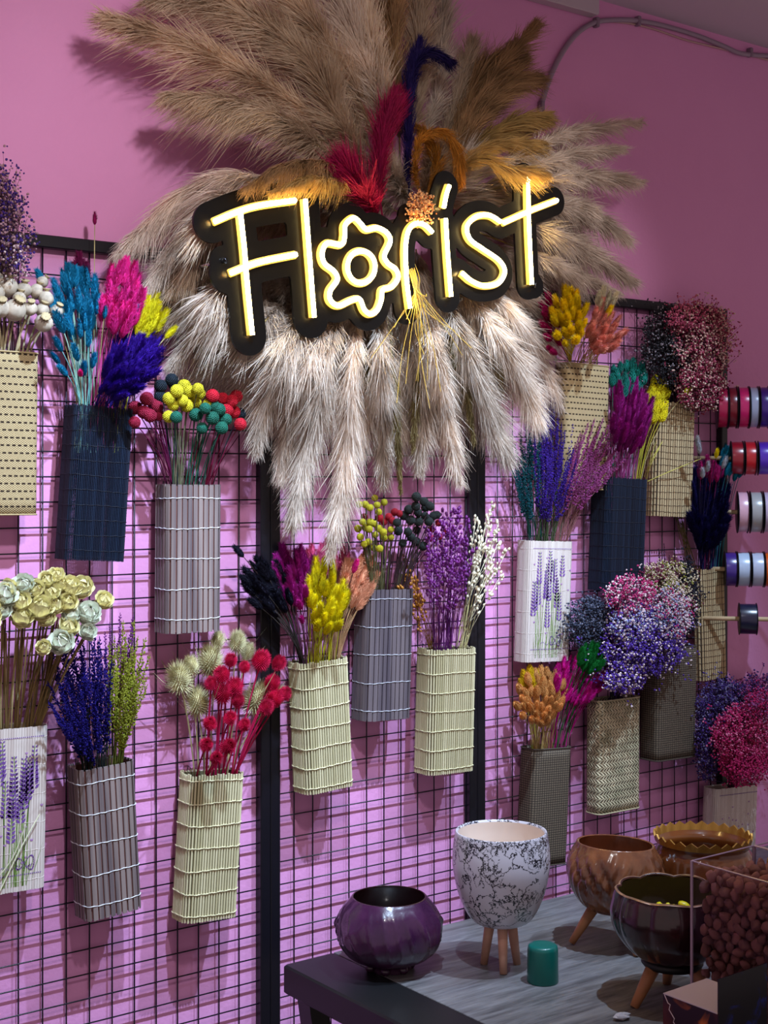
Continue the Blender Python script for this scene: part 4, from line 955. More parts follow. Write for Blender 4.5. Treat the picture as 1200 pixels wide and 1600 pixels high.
# hanging plumes
HG = 'grey cream pampas plume hanging under the sign'
HL = [([(480, 440, -.04), (400, 515, -0.200), (350, 560, -.12), (305, 588, -.07)], 28), ([(500, 440, -.04), (440, 530, -0.200), (385, 590, -.12), (362, 645, -.05)], 32), ([(510, 440, -.05), (460, 540, -0.200), (415, 620, -.14), (400, 700, -.13)], 30),
      ([(530, 440, -.04), (490, 550, -0.200), (455, 650, -.12), (440, 750, -.11)], 30), ([(545, 440, -.06), (515, 545, -0.200), (480, 700, -.15), (455, 825, -.14)], 30), ([(560, 440, -.06), (552, 560, -0.200), (540, 720, -.16), (518, 862, -.15)], 30),
      ([(590, 440, -.04), (595, 550, -0.200), (598, 660, -.1), (600, 755, -.1)], 28), ([(640, 440, -.04), (655, 560, -0.130), (660, 660, -.1), (655, 735, -.1)], 26), ([(655, 440, -.05), (680, 545, -0.200), (700, 660, -.13), (718, 752, -.12)], 26),
      ([(680, 430, -.04), (720, 525, -0.200), (760, 640, -.12), (795, 722, -.11)], 34), ([(700, 430, -.05), (770, 510, -0.200), (815, 590, -.13), (840, 665, -.12)], 34), ([(720, 420, -.04), (790, 480, -0.200), (840, 550, -.07), (872, 630, -.05)], 30),
      ([(720, 410, -.04), (790, 450, -0.130), (835, 480, -.06), (858, 550, -.05)], 24), ([(610, 440, -.03), (570, 540, -0.110), (560, 620, -.08), (560, 700, -.08)], 32), ([(620, 440, -.03), (640, 540, -0.100), (620, 620, -.06), (625, 690, -.06)], 34), ([(560, 440, -.03), (470, 530, -0.110), (430, 600, -.08), (420, 660, -.08)], 34),
      ([(670, 440, -.03), (730, 530, -0.110), (740, 600, -.08), (770, 670, -.08)], 34), ([(640, 440, -.03), (690, 540, -0.110), (700, 600, -.07), (690, 680, -.07)], 32), ([(540, 430, -.03), (440, 490, -0.110), (390, 520, -.07), (350, 545, -.07)], 36)]
for i, (pt, h) in enumerate(HL):
    lab = HG; g = GL
    if i == 5: lab = 'pampas plume hanging lowest of all, its tip just above the magenta bunny tails'; g = None
    if i == 4: lab = 'long hanging pampas plume ending left of the lowest one'; g = None
    pampas(pt, h, PC, lab, 3300, g, sag=.15)
for pt in ([(600, 450, -.08), (612, 560, -.14), (620, 660, -.15), (626, 770, -.14)], [(640, 450, -.08), (650, 560, -.13), (650, 620, -.14), (645, 700, -.13)], [(690, 440, -.08), (705, 540, -.14), (730, 620, -.15), (740, 690, -.14)], [(720, 430, -.08), (755, 500, -.14), (775, 560, -.15), (785, 608, -.14)], [(560, 450, -.08), (578, 520, -.13), (576, 560, -.14), (575, 610, -.13)]):
    pampas(pt, 11, PBK, 'slender olive brown seed reed hanging among the grey plumes', 1500, 'olive reeds under the sign', name='seed_reed', k0=.12, k1=.5, fw=.0011)
for i, (x0, y0, x1, y1) in enumerate(((480, 430, 300, 500), (480, 440, 310, 555), (490, 440, 340, 590), (500, 440, 385, 620), (520, 440, 430, 650), (560, 440, 500, 660), (590, 440, 560, 650), (620, 440, 600, 640), (660, 430, 660, 640), (690, 430, 720, 630), (700, 420, 770, 600), (720, 410, 810, 570), (730, 400, 850, 520), (480, 400, 260, 470), (480, 380, 250, 420), (740, 340, 900, 330), (740, 350, 900, 380))):
    pampas([(x0, y0, -.03), ((x0 * .5 + x1 * .5), (y0 * .55 + y1 * .45), -.075), (x1, y1, -.06)], 36, PC, 'grey cream pampas plume in the under layer around the sign', 2600, 'under layer of pampas around the sign', sag=.25)
# short plumes packed behind the board, from the tied centre outwards
for i, (x0, y0, x1, y1) in enumerate(((560, 340, 420, 330), (560, 370, 430, 400), (560, 400, 440, 450), (600, 400, 500, 470), (620, 400, 560, 480), (650, 390, 660, 480), (680, 380, 740, 460), (700, 360, 810, 420), (700, 340, 840, 350), (690, 320, 800, 290), (620, 330, 520, 280), (640, 320, 600, 250), (660, 320, 680, 240), (680, 320, 740, 250), (590, 330, 460, 290), (610, 360, 600, 450))):
    w0 = -.03 - .02 * (i % 2)
    pampas([(x0, y0, w0), ((x0 + x1) / 2, (y0 + y1) / 2, w0 - .06), (x1, y1, -.14)], 34, PC if i % 3 else PB, 'pampas plume mostly covered by the black sign board', 2200, 'plumes packed behind the sign', start=.05)
# dyed plumes
pampas([(598, 345, -.14), (592, 280, -.19), (600, 210, -.2), (622, 145, -.18)], 25, CRM, 'crimson pampas plume standing upright above the flower-shaped letter', 3000, None, sag=0, front=True)
pampas([(590, 385 - 30, -.16), (575, 310, -.21), (555, 280, -.22), (533, 250, -.2)], 29, CRM, 'crimson pampas plume leaning left above the flower-shaped letter', 3000, None, sag=.1, front=True)
pampas([(640, 335, -.13), (638, 230, -.18), (640, 130, -.18), (655, 65, -.16)], 20, NVY, 'dark navy plume standing upright above the letter r', 2400, None, sag=0, front=True, k0=.15, k1=.6)
pampas([(640, 200, -.16), (645, 120, -.18), (665, 80, -.18), (705, 95, -.18)], 18, NVY, 'dark navy plume bending right at its tip', 1500, None, sag=.5)
pampas([(660, 330, -.13), (650, 270, -.18), (655, 220, -.2), (690, 205, -.2), (715, 235, -.21), (718, 292, -.21)], 13, AMB, 'amber plume curling over and down above the letter i', 2600, None, sag=.5, front=True, k0=.3, k1=.9)
pampas([(650, 340, -.12), (680, 270, -.16), (670, 220, -.18), (650, 200, -.18)], 17, AMB, 'amber plume behind the curled one', 1800, None, sag=.2, k0=.15, k1=.6, front=True)
gyps(None, [((655, 325, 22, 24), (0, 0, 1))], [(214, 160, 110), (196, 120, 70)], 'small apricot gypsophila sprig on top of the sign board', 170, wy=(-.25, -.2), stemc=(150, 100, 60), base=P(645, 372, -.15), nb=8)
# raffia strands tied under the letters
RA = fibre('raffia', (214, 180, 84), .25, 20, .2)
for k in range(24):
    a = Vector(P(650 + U(-5, 5), 450, -.24)); l = U(.05, .2); an = U(-.9, .9)
    if k % 3 == 0: l = U(.14, .28); an = U(-.25, .25)
    b = a + Vector((math.sin(an) * l * .6, U(-.02, .02), -l * .55 + .01)); c = a + Vector((math.sin(an) * l * 1.1, U(-.03, .02), -l + U(0, .05)))
    tag(MB().tube(spline([a + Vector((U(-.008, .008), .03, .07)), a, b, c], 5), .0007, 4).build('raffia_strand', RA, None), 'yellow raffia strand hanging loose below the letters r and i', 'raffia', 'raffia strands under the sign')

# ================================================================== RIBBON SPOOLS
rod_m = mat('pine_rod', (206, 176, 136), .6, var=.15, vs=20)
rt = Vector((.7, -.714, 0))
rows = [(637, 1105, 33, [(1120, 1135, (196, 24, 84)), (1137, 1149, (130, 14, 40)), (1152, 1167, (226, 30, 120)), (1169, 1181, (186, 200, 236)), (1184, 1197, (70, 26, 150)), (1199, 1212, (206, 210, 226))]),
        (716, 1110, 27, [(1141, 1159, (150, 20, 40)), (1162, 1178, (206, 30, 44)), (1182, 1202, (96, 50, 206))]),
        (800, 1110, 33, [(1151, 1166, (226, 176, 196)), (1170, 1187, (176, 176, 178)), (1190, 1206, (206, 186, 214))]),
        (889, 1118, 28, [(1132, 1149, (66, 40, 130)), (1151, 1169, (192, 210, 236)), (1172, 1190, (196, 206, 232)), (1192, 1208, (226, 96, 20))]),
        (966, 1100, 25, [(1153, 1180, (22, 24, 54))])]
rack = empty('ribbon_rack', P(1108, 800, -.05)); tag(rack, 'wooden rods on the wall at the right edge carrying ribbon spools', 'ribbon rack')
flm = mat('spool_flange', (28, 24, 34), .35)
sat = {}
cname = ['crimson', 'dark red', 'hot pink', 'pale blue', 'purple', 'silver white', 'wine red', 'bright red', 'violet', 'rose pink', 'silver grey', 'lilac', 'deep purple', 'ice blue', 'bluish white', 'orange', 'navy']
ci = 0
rowword = ['top', 'second', 'third', 'fourth', 'lowest']
for ri, (yc, xs, rad, sp_) in enumerate(rows):
    s0 = P(xs, yc, -.045); sc = ppm(s0); L0 = Vector(rack.location)
    MB().tube([s0 - L0 - rt * .045, s0 + rt * .30 - L0], .0062, 12).build('rod', rod_m, rack, True)
    for (a, b, c) in sp_:
        c0 = s0 + rt * (((a + b) / 2 - xs) / sc); wd = (b - a) / sc * .92; Rr = rad / sc
        o = empty('ribbon_spool', c0, (0, 0, math.atan2(-.714, .7))); tag(o, '%s ribbon spool on the %s rod of the rack' % (cname[ci], rowword[ri]), 'ribbon spool')
        ro = (0, math.radians(90), 0)
        m = mat('satin_' + cname[ci].replace(' ', '_'), c, .28, spec=.8); ci += 1
        MB().lathe([(.0075, -wd / 2), (Rr * .93, -wd / 2), (Rr * .935, -wd / 2 + .001), (Rr * .94, 0), (Rr * .935, wd / 2 - .001), (Rr * .93, wd / 2), (.0075, wd / 2)], 40).build('ribbon', m, o, True, None, ro)
        for s in (-1, 1):
            z = s * (wd / 2 + .0012)
            MB().lathe([(.0072, z - .0007), (Rr, z - .0007), (Rr + .0004, z), (Rr, z + .0007), (.0072, z + .0007), (.0072, z - .0007)], 40).build('flange', flm, o, True, None, ro)
up = MB(); e_ = P(1108, 800, -.045) + rt * .29 - Vector(rack.location)
up.box(e_ + Vector((0, 0, .0)), (.03, .03, .85), Matrix.Rotation(math.atan2(-.6, .8), 3, 'Z')); up.build('upright', rod_m, rack)

# ================================================================== TABLE
tc = T(442, 1507)
tx0, ty0 = tc.x, tc.y
LX, LY = 1.75, 1.35
tb = empty('display_table', (tx0 + LX / 2, ty0 - LY / 2, 0)); tag(tb, 'low display table with a black frame and grey wood-look top', 'table')
L0 = Vector(tb.location)
FW = .128
fm = mat('table_black', (12, 11, 14), .45, var=.2, vs=8)
m = MB()
def tbox(x0, x1, y0, y1, z0, z1, bev=.004): m.box(Vector(((x0 + x1) / 2, (y0 + y1) / 2, (z0 + z1) / 2)) - L0, (abs(x1 - x0), abs(y1 - y0), z1 - z0), bev=bev)
tbox(tx0, tx0 + FW, ty0, ty0 - LY, TZ - .06, TZ)
m.build('side_rail', fm, tb)
wd = bpy.data.materials.new('greywashed_wood'); wd.use_nodes = True; q = NT(wd)
mp = q.map((2.2, 22, 10), rot=(0, 0, math.radians(-6))); n1 = q.noise(1.6, 8, vec=mp, rough=.62, dist=1.2); mp2 = q.map((6, 60, 10)); n2 = q.noise(2.0, 5, vec=mp2, rough=.7)
c = q.mix(q.ramp(n1, .3, .7), lin((58, 56, 58)), lin((122, 118, 118))); c = q.mix(q.math('MULTIPLY', q.ramp(n2, .45, .75), .55), c, lin((140, 138, 142)))
c = q.mix(q.math('MULTIPLY', q.ramp(q.noise(3.5, 3), .5, .7), .45), c, lin((72, 60, 48)))
q.l(c, q.b.inputs['Base Color']); q.b.inputs['Roughness'].default_value = .42; q.bump(n1, .25, .002)
m = MB(); tbox(tx0 + FW + .0005, tx0 + LX, ty0, ty0 - LY, TZ - .03, TZ - .0005, .001); m.build('tabletop', wd, tb)
m = MB(); tbox(tx0 + FW, tx0 + LX, ty0 - .02, ty0 - LY + .02, TZ - .06, TZ - .031, .002); m.build('under_frame', fm, tb)
for (lx, ly) in ((tx0 + .03, ty0 - .05), (tx0 + .03, ty0 - LY + .05), (tx0 + LX - .08, ty0 - .05), (tx0 + LX - .08, ty0 - LY + .05)):
    mm = MB(); s = 1 if lx < tx0 + 1 else -1
    mm.box(Vector((lx + s * .06, ly, (TZ - .06) / 2)) - L0, (.045, .045, TZ - .06), Matrix.Shear('XY', 3, (0, 0)) if False else Matrix(((1, 0, -s * .15), (0, 1, 0), (0, 0, 1))))
    mm.build('leg', fm, tb)

# ---------------- pots
def glaze(name, c1, c2, rough=.18, bs=40, coat=.6, sc=12):
    m = bpy.data.materials.new(name); m.use_nodes = True; q = NT(m)
    q.l(q.mix(q.ramp(q.noise(sc, 5), .35, .65), lin(c1), lin(c2)), q.b.inputs['Base Color']); q.b.inputs['Roughness'].default_value = rough; q.b.inputs['Coat Weight'].default_value = coat; q.b.inputs['Coat Roughness'].default_value = .08
    q.bump(q.noise(bs, 4), .25, .002); return m
def smooth_prof(pts, n=5): return [(max(.0002, p.x), p.z) for p in spline([Vector((a, 0, b)) for a, b in pts], n)]
def legs(o, r0, z0, r1, z1, angs, m, ra=.012, rb=.007):
    for a in angs:
        a = math.radians(a); d = Vector((math.cos(a), math.sin(a), 0))
        MB().tube([d * r0 + Vector((0, 0, z0)), d * (r0 * .5 + r1 * .5) + Vector((0, 0, (z0 + z1) / 2)), d * r1 + Vector((0, 0, z1))], [ra, (ra + rb) / 2 * 1.02, rb], 14).build('leg', m, o, True)
legw = mat('beech_leg', (176, 118, 78), .5, var=.15, vs=25)
# purple bowl
b0 = T(608, 1512); s_ = 1 / ppm(b0)
o = empty('ceramic_bowl', b0); tag(o, 'glossy dark purple round bowl with swirling relief on small feet', 'bowl')
gp = glaze('purple_glaze', (44, 15, 44), (66, 28, 60), .24, 60, .4)
Rb = 83 * s_; H_ = 112 * s_
pr = smooth_prof([(.40 * Rb, .0), (.44 * Rb, .10 * H_), (.74 * Rb, .18 * H_), (.92 * Rb, .34 * H_), (.97 * Rb, .50 * H_), (.96 * Rb, .66 * H_), (.88 * Rb, .83 * H_), (.76 * Rb, .95 * H_), (.70 * Rb, 1.0 * H_)])
def sw(r, z, a, i):
    t = z / H_; k = math.sin(math.pi * min(1, max(0, (t - .12) / .84))); g = abs(math.sin(a * 3.5 + 1.9 * math.sin(t * 3.2) * math.cos(a * 2 + .6))); g2 = abs(math.sin(a * 9 + 4 * t + 1.5 * math.sin(a * 3)))
    foot = .0 if t > .12 else .05 * math.cos(a * 7)
    return r * (1 + .06 * k * (1 - g) ** 2.5 + .04 * k * (1 - g2) ** 3 + foot), z
MB().lathe(pr, 160, sw).build('body', gp, o, True)
pi_ = smooth_prof([(.70 * Rb, 1.0 * H_), (.68 * Rb, .985 * H_), (.80 * Rb, .80 * H_), (.90 * Rb, .55 * H_), (.7 * Rb, .26 * H_), (.01, .2 * H_)]); MB().lathe(pi_, 48).build('inside', glaze('purple_inside', (46, 14, 16), (30, 12, 18), .3), o, True)
ft = MB()
for k in range(7): a = k * 6.283 / 7 + .3; ft.ball((math.cos(a) * .40 * Rb, math.sin(a) * .40 * Rb, .045 * H_), .0105, 10, 6, (1, 1, .9))
ft.build('feet', gp, o, True)
# white crackle planter
b0 = T(783, 1511); s_ = 1 / ppm(b0); o = empty('planter', b0); tag(o, 'white planter with black crackle lines on three wooden legs', 'planter')
wp = bpy.data.materials.new('crackle_white'); wp.use_nodes = True; q = NT(wp)
nz_ = q.n('ShaderNodeTexNoise'); nz_.inputs['Scale'].default_value = 9; nz_.inputs['Detail'].default_value = 6; nz_.inputs['Roughness'].default_value = .65; q.l(q.co('Object'), nz_.inputs['Vector'])
vm = q.n('ShaderNodeVectorMath', operation='MULTIPLY_ADD'); vm.inputs[1].default_value = (.16, .16, .16); q.l(nz_.outputs['Color'], vm.inputs[0]); q.l(q.co('Object'), vm.inputs[2])
vo = q.n('ShaderNodeTexVoronoi', feature='DISTANCE_TO_EDGE'); vo.inputs['Scale'].default_value = 52; q.l(vm.outputs[0], vo.inputs['Vector'])
vo2 = q.n('ShaderNodeTexVoronoi', feature='DISTANCE_TO_EDGE'); vo2.inputs['Scale'].default_value = 15; q.l(vm.outputs[0], vo2.inputs['Vector'])
l1 = q.math('LESS_THAN', vo.outputs[0], .055); l2 = q.math('LESS_THAN', vo2.outputs[0], .022); mask = q.math('GREATER_THAN', q.noise(13, 3), .50); mask2 = q.math('GREATER_THAN', q.noise(9, 2), .42)
ln = q.math('MAXIMUM', q.math('MULTIPLY', l1, mask), q.math('MULTIPLY', l2, mask2)); q.l(q.mix(ln, lin((196, 190, 200)), lin((20, 20, 32))), q.b.inputs['Base Color']); q.b.inputs['Roughness'].default_value = .3; q.b.inputs['Coat Weight'].default_value = .3
Rb = 76 * s_; zb = 66 * s_; zt = 212 * s_; hh = zt - zb
pr = smooth_prof([(.0002, zb), (.42 * Rb, zb + .004), (.66 * Rb, zb + .10 * hh), (.87 * Rb, zb + .32 * hh), (.985 * Rb, zb + .58 * hh), (1.0 * Rb, zb + .76 * hh), (.965 * Rb, zb + .93 * hh), (.94 * Rb, zb + hh), (.915 * Rb, zb + hh + .002), (.885 * Rb, zb + hh - .002)])
MB().lathe(pr, 96).build('pot', wp, o, True)
MB().lathe(smooth_prof([(.885 * Rb, zb + hh - .002), (.90 * Rb, zb + .8 * hh), (.86 * Rb, zb + .4 * hh), (.01, zb + .25 * hh)]), 64).build('inside', mat('bisque_inside', (226, 208, 196), .6), o, True)
legs(o, .024, zb + .012, .040, 0, (-125, -8, 112), mat('pink_beech', (196, 146, 122), .5, var=.12, vs=30), .0115, .0078)
# green cap
b0 = T(848, 1533); s_ = 1 / ppm(b0); r = 24.5 * s_; h = 58 * s_
o = MB().lathe([(.0001, h), (r * .6, h), (r * .84, h - .001), (r * .94, h - .004), (r * .975, h - .010), (r, 0.002), (r * .985, 0), (.0001, 0)], 48).build('bottle_cap', mat('green_plastic', (8, 92, 82), .3), None, True, b0)
tag(o, 'dark green plastic cap standing on the table beside the planter', 'cap')
# brown bowl on legs
f1, f2 = T(897, 1475), T(988, 1498)
b0 = T(955, 1476); s_ = 1 / ppm(b0); o = empty('footed_bowl', b0, (0, math.radians(3.5), 0)); tag(o, 'caramel brown bowl with wrinkled relief on wooden legs', 'bowl')
gb = glaze('caramel_glaze', (96, 54, 36), (126, 76, 48), .2, 60, .5, 25); Rb = 79 * s_; zb = 52 * s_; hh = 106 * s_
pr = smooth_prof([(.0002, zb), (.45 * Rb, zb + .002), (.80 * Rb, zb + .22 * hh), (.99 * Rb, zb + .52 * hh), (.95 * Rb, zb + .76 * hh), (.80 * Rb, zb + .95 * hh), (.76 * Rb, zb + hh), (.72 * Rb, zb + hh - .001)])
def wr(r, z, a, i):
    t = (z - zb) / hh; k = math.sin(math.pi * min(1, max(0, t))); g = abs(math.sin(a * 6 + 5 * t + 1.4 * math.sin(3 * a + 4 * t))); g2 = abs(math.sin(a * 13 - 7 * t + 2 * math.sin(2 * a)))
    return r * (1 - .07 * k * g ** 4 - .04 * k * g2 ** 4), z
MB().lathe(pr, 180, wr).build('body', gb, o, True)
MB().lathe(smooth_prof([(.72 * Rb, zb + hh - .001), (.84 * Rb, zb + .72 * hh), (.86 * Rb, zb + .5 * hh), (.01, zb + .2 * hh)]), 64).build('inside', glaze('caramel_inside', (120, 62, 30), (90, 44, 24), .3), o, True)
legs(o, .034, zb + .018, .086, 0, (143, 263, 23), legw, .0135, .0075)
# scalloped pot
b0 = T(1098, 1462); s_ = 1 / ppm(b0); o = empty('scalloped_pot', b0); tag(o, 'amber brown ribbed pot with a gold zigzag rim', 'pot')
ga = glaze('amber_glaze', (112, 60, 24), (88, 44, 18), .2, 30, .6, 8); Rb = 76 * s_; hh = 155 * s_
pr = smooth_prof([(.42 * Rb, 0), (.60 * Rb, .1 * hh), (.90 * Rb, .36 * hh), (1.03 * Rb, .60 * hh), (1.0 * Rb, .80 * hh), (.93 * Rb, .90 * hh), (.94 * Rb, .95 * hh), (.99 * Rb, hh)])
MB().lathe(pr, 180, lambda r, z, a, i: (r * (1 + .022 * abs(math.sin(a * 13)) * (1 if z < .86 * hh else 0)), z)).build('body', ga, o, True)
NZ = 26
def zz(r, z, a, i):
    t = abs(((a * NZ / 6.28318) % 1) * 2 - 1); return r, z + (.0085 * t if i in (1, 2) else 0)
MB().lathe([(.97 * Rb, hh - .010), (1.005 * Rb, hh + .001), (.965 * Rb, hh + .001), (.93 * Rb, hh - .010)], NZ * 8, zz).build('zigzag_rim', mat('gold_lustre', (176, 128, 58), .25, .6), o)
MB().lathe(smooth_prof([(.93 * Rb, hh - .010), (.84 * Rb, .86 * hh), (.95 * Rb, .62 * hh), (.6 * Rb, .15 * hh), (.01, .1 * hh)]), 64).build('inside', ga, o, True)
# burgundy pumpkin bowl
b0 = T(1050, 1562); s_ = 1 / ppm(b0); o = empty('footed_bowl', b0); tag(o, 'dark burgundy pumpkin-shaped bowl on wooden legs, filled with yellow pebbles', 'bowl')
gd = glaze('burgundy_glaze', (34, 12, 20), (58, 26, 30), .22, 50, .5, 30); Rb = 96 * s_; zb = 62 * s_; hh = 108 * s_
pr = smooth_prof([(.30 * Rb, zb), (.62 * Rb, zb + .10 * hh), (.90 * Rb, zb + .38 * hh), (1.0 * Rb, zb + .66 * hh), (.96 * Rb, zb + .88 * hh), (.90 * Rb, zb + hh), (.87 * Rb, zb + hh)])
lob = lambda r, z, a, i: (r * (1 - .05 * (1 - abs(math.sin(a * 4.5))) ** 2), z + (.004 * abs(math.sin(a * 4.5)) if z > zb + .9 * hh else 0))
MB().lathe(pr, 180, lob).build('body', gd, o, True)
MB().lathe([(.875 * Rb, zb + hh - .002), (.90 * Rb, zb + hh + .002), (.925 * Rb, zb + hh - .001)], 180, lob).build('rim', mat('worn_gold_rim', (150, 112, 88), .4, .3, var=.3, vs=60), o, True)
MB().lathe(smooth_prof([(.87 * Rb, zb + hh), (.93 * Rb, zb + .7 * hh), (.8 * Rb, zb + .35 * hh), (.01, zb + .2 * hh)]), 64).build('inside', mat('burgundy_inside', (38, 14, 16), .7), o, True)
MB().lathe([(.05 * Rb, zb - .010), (.46 * Rb, zb - .010), (.50 * Rb, zb - .004), (.50 * Rb, zb + .004), (.4 * Rb, zb + .006)], 48).build('black_ring', mat('black_rubber', (10, 9, 10), .5), o, True)
legs(o, .042, zb - .004, .090, 0, (169, 48, 289), legw, .0145, .0085)
def stone(seed, m, f=(1, .8, .7), nm='stone'):
    rnd = random.Random(seed); mb = MB(); mb.ball((0, 0, 0), 1, 9, 6)
    ks = [(Vector((rnd.gauss(0, 1), rnd.gauss(0, 1), rnd.gauss(0, 1))).normalized(), rnd.uniform(.55, .85)) for _ in range(11)]
    vs = []
    for v in mb.v:
        for (n, d) in ks:
            k = v.dot(n)
            if k > d: v = v - n * (k - d) * .9
        vs.append(Vector((v.x * f[0], v.y * f[1], v.z * f[2])))
    return mesh(nm, vs, mb.f, m, True)
ys = mat('yellow_pebble', (214, 196, 30), .4); YS = [stone(s, ys, (1, .6, .5)) for s in range(3)]
for k in range(46):
    a = U(0, 6.283); rr = math.sqrt(R()) * .74 * Rb; lay = k % 2
    link_ = link('yellow_pebble', random.choice(YS), None, b0 + Vector((rr * math.cos(a), rr * math.sin(a), zb + .58 * hh + lay * .009)), (U(0, 6), U(0, 6), U(0, 6)), sc=.013 * U(.8, 1.1))
    tag(link_, 'yellow pebble inside the dark burgundy pumpkin bowl', 'pebble', 'yellow pebbles in the burgundy bowl')
bed = MB().lathe([(.80 * Rb, zb + .50 * hh), (.0001, zb + .53 * hh)], 40).build('pebble_bed', ys, None, True, b0); tag(bed, 'bed of packed yellow gravel under the pebbles of the burgundy bowl', 'gravel', kind='stuff')

# ---------------- acrylic bin with brown stones
bt = P(600, 600, 0)
def at_depth(px, py, t): d = ray(px, py); return CAM + d * t
cB = at_depth(1081, 1346, 2.57)
zt = cB.z; ac = bpy.data.materials.new('clear_acrylic'); ac.use_nodes = True; q = NT(ac)
q.b.inputs['Transmission Weight'].default_value = 1; q.b.inputs['Roughness'].default_value = .02; q.b.inputs['IOR'].default_value = 1.12; q.b.inputs['Base Color'].default_value = (.93, .9, .95, 1)
am = mat('acrylic_edge', (176, 150, 176), .2)
def bin_(x0, y0, wx, wy_, lab):
    o = empty('acrylic_bin', (x0 + wx / 2, y0 - wy_ / 2, TZ + .001)); tag(o, lab, 'bin'); L = Vector(o.location); H = zt - TZ; th = .003; hz = H / 2
    for nm, c, d in (('side_panel', (-wx / 2, 0, hz), (th, wy_, H)), ('side_panel', (wx / 2, 0, hz), (th, wy_, H)), ('back_panel', (0, wy_ / 2, hz), (wx - th, th, H)), ('front_panel', (0, -wy_ / 2, hz), (wx - th, th, H)), ('base_panel', (0, 0, th / 2), (wx - th, wy_ - th, th))):
        MB().box(c, d).build(nm, ac, o)
    e = MB()
    for sx in (-1, 1):
        for sy in (-1, 1): e.tube([(sx * wx / 2, sy * wy_ / 2, 0), (sx * wx / 2, sy * wy_ / 2, H)], .0032, 6)
    rim = [(-wx / 2, -wy_ / 2, H), (wx / 2, -wy_ / 2, H), (wx / 2, wy_ / 2, H), (-wx / 2, wy_ / 2, H)]
    for a, b in zip(rim, rim[1:] + rim[:1]): e.tube([a, b], .0016, 6)
    e.build('polished_edge', am, o); return o
bw, bd = .175, .22
bin_(cB.x, cB.y, bw, bd, 'clear acrylic bin filled with reddish brown stones at the right edge')
bin_(cB.x + bw + .004, cB.y, .16, .22, 'clear acrylic bin with yellow stones, behind the brown stone bin')
bs_ = mat('brown_stone', (136, 84, 78), .55, var=.3, vs=60, bump=.4, bs=80, vary_obj=.45); BS = [stone(20 + s, bs_, (1, .8, .72)) for s in range(6)]
cnt = 0; H = zt - TZ
def fill(x0, y0, wx, wy_, z0, z1, meshes, nm, lab, cat, grp, lim, r=.0145, face='left'):
    pts = []; c = 0
    st_ = r * 1.62; z = z0; lay = 0
    while z < z1:
        off = (lay % 2) * st_ * .5; x = x0 + r * .95
        while x < x0 + wx - r:
            y = y0 - r * .95 - off
            while y > y0 - wy_ + r:
                if (x < x0 + r * 3.2 or z > z1 - st_ * 1.6 or y < y0 - wy_ + r * 3.2):
                    pts.append((x + U(-.25, .25) * r, y + U(-.25, .25) * r, z + U(-.3, .3) * r))
                y -= st_
            x += st_
        z += st_ * .82; lay += 1
    pts.sort(key=lambda p: p[0] * 1.0 - p[2] * .4)
    for p in pts[:lim]:
        tag(link(nm, random.choice(meshes), None, (max(x0 + r * .95 + .002, p[0]), min(y0 - r * .95 - .002, p[1]), p[2]), (U(0, 6), U(0, 6), U(0, 6)), sc=r * U(.8, 1.12)), lab, cat, grp)
    return len(pts)
zs0 = zt - .20
n_ = fill(cB.x + .002, cB.y - .002, bw - .004, bd - .004, zs0, zt - .015, BS, 'brown_stone', 'reddish brown stone heaped in the clear acrylic bin', 'stone', 'brown stones in the acrylic bin', 300)
core = MB().box((cB.x + bw / 2 + .012, cB.y - bd / 2, (TZ + .006 + zt - .035) / 2), (bw - .05, bd - .03, zt - .035 - TZ - .006)).build('packed_stones', bs_); tag(core, 'packed brown stones filling the middle of the acrylic bin', 'stones', kind='stuff')
YB = [stone(40 + s, mat('yellow_stone', (206, 160, 34), .5, var=.2, vs=60), (1, .8, .72)) for s in range(3)]
fill(cB.x + bw + .006, cB.y - .002, .15, .21, zt - .05, zt - .015, YB, 'yellow_stone', 'yellow stone in the rear acrylic bin', 'stone', 'yellow stones in the rear bin', 120)
yc_ = MB().box((cB.x + bw + .084, cB.y - .11, (TZ + .006 + zt - .055) / 2), (.14, .19, zt - .055 - TZ - .006)).build('packed_stones', YB[0].materials[0]); tag(yc_, 'packed yellow stones filling the rear acrylic bin', 'stones', kind='stuff')

# ---------------- cartons at the lower right
tD = 2.36
A = at_depth(1036, 1553, tD); z1 = A.z; A2 = T(1104, 1530, z1); A3 = T(1121, 1585, z1)
crt = empty('open_carton', (A.x, A.y, TZ + .001)); tag(crt, 'open carton with a white top, brown lightning-printed side and navy flap', 'carton'); L = Vector(crt.location)
Hc = z1 - TZ - .001; Ax = [Vector((A.x, A.y, 0)), Vector((A3.x, A3.y, 0)), None, Vector((A2.x, A2.y, 0))]; Ax[2] = Ax[1] + Ax[3] - Ax[0]
bot = [p - Vector((L.x, L.y, 0)) for p in Ax]; top = [p + Vector((0, 0, Hc)) for p in bot]
pmx = bpy.data.materials.new('printed_side'); pmx.use_nodes = True; q = NT(pmx)
c = q.mix(q.ramp(q.noise(9, 4), .42, .62), lin((24, 12, 20)), lin((112, 46, 34))); c = q.mix(q.math('MULTIPLY', q.ramp(q.noise(14, 3, dist=1), .58, .7), .9), c, lin((206, 110, 30))); q.l(c, q.b.inputs['Base Color']); q.b.inputs['Roughness'].default_value = .3
mesh_ = mesh('box_body', bot + top, [(3, 2, 1, 0), (0, 1, 5, 4), (1, 2, 6, 5), (2, 3, 7, 6), (3, 0, 4, 7)], pmx); link('box_body', mesh_, crt)
wt = mat('white_card', (200, 190, 212), .7)
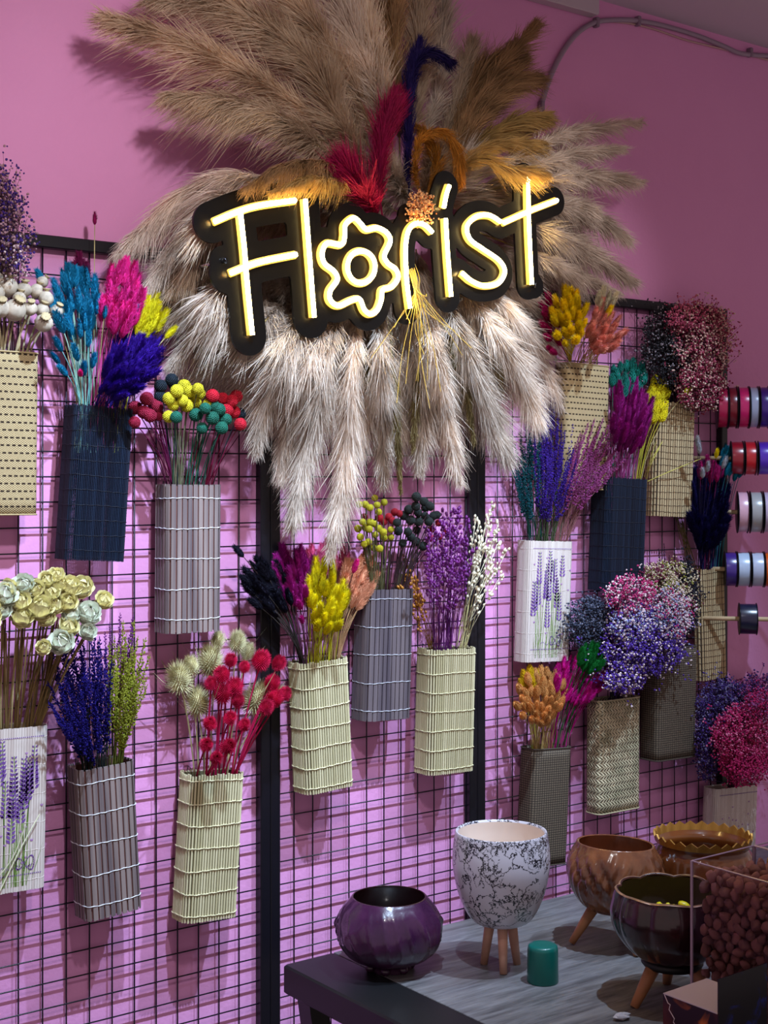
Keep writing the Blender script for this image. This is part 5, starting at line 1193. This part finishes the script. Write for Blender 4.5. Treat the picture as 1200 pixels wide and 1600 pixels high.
up_ = Vector((0, 0, .0015)); link('white_top', mesh('white_top', [p + up_ for p in top] + top, [(0, 1, 2, 3), (0, 4, 5, 1), (1, 5, 6, 2), (2, 6, 7, 3), (3, 7, 4, 0)], wt), crt)
n_ = (top[1] - top[0]).cross(Vector((0, 0, 1))).normalized(); 
if n_.dot(CAM - (L + top[0])) < 0: n_ = -n_
dv = (top[1] - top[0]); lt = [top[0] + dv * f_ + Vector((0, 0, -g)) + n_ * .0006 for f_, g in ((.03, .0), (.10, .012), (.14, .013), (.12, .022), (.22, .034), (.20, .040), (.36, .058), (.42, .075))]
MB().tube(lt, .0008, 5).build('printed_lightning', mat('print_white', (226, 210, 216), .5), crt)
# navy flap standing up from the right side of the carton
nf = bpy.data.materials.new('navy_print'); nf.use_nodes = True; q = NT(nf)
q.l(q.mix(q.ramp(q.noise(16, 4, dist=1.5), .52, .72), lin((6, 6, 20)), lin((14, 32, 120))), q.b.inputs['Base Color']); q.b.inputs['Roughness'].default_value = .25
up55 = Vector((0, 0, 55 / ppm(Vector((A3.x, A3.y, z1))))); eb = (bot[2] - bot[1]) * 1.12
V_ = [bot[1] + Vector((0, 0, .001)), bot[1] + eb + Vector((0, 0, .001)), top[1] + eb + up55, top[1] + up55]
nn = (V_[1] - V_[0]).cross(V_[3] - V_[0]).normalized() * .002
if nn.dot(bot[0] - bot[1]) > 0: nn = -nn
V_ = [v + nn * .1 for v in V_]
link('navy_flap', mesh('navy_flap', V_ + [v + nn for v in V_], [(0, 1, 2, 3), (7, 6, 5, 4), (0, 4, 5, 1), (1, 5, 6, 2), (2, 6, 7, 3), (3, 7, 4, 0)], nf), crt)
# crumpled scrap on the table
b0 = T(973, 1592); mb = MB(); mb.ball((0, 0, 0), .012, 9, 6, (1.6, 1, .5)); vs = [v * U(.75, 1.2) for v in mb.v]
o = link('paper_scrap', mesh('paper_scrap', vs, mb.f, mat('scrap_white', (176, 170, 176), .7)), None, b0 + Vector((0, 0, .006))); tag(o, 'small crumpled white scrap on the table at the bottom edge', 'paper')
print('objects', len(bpy.data.objects))
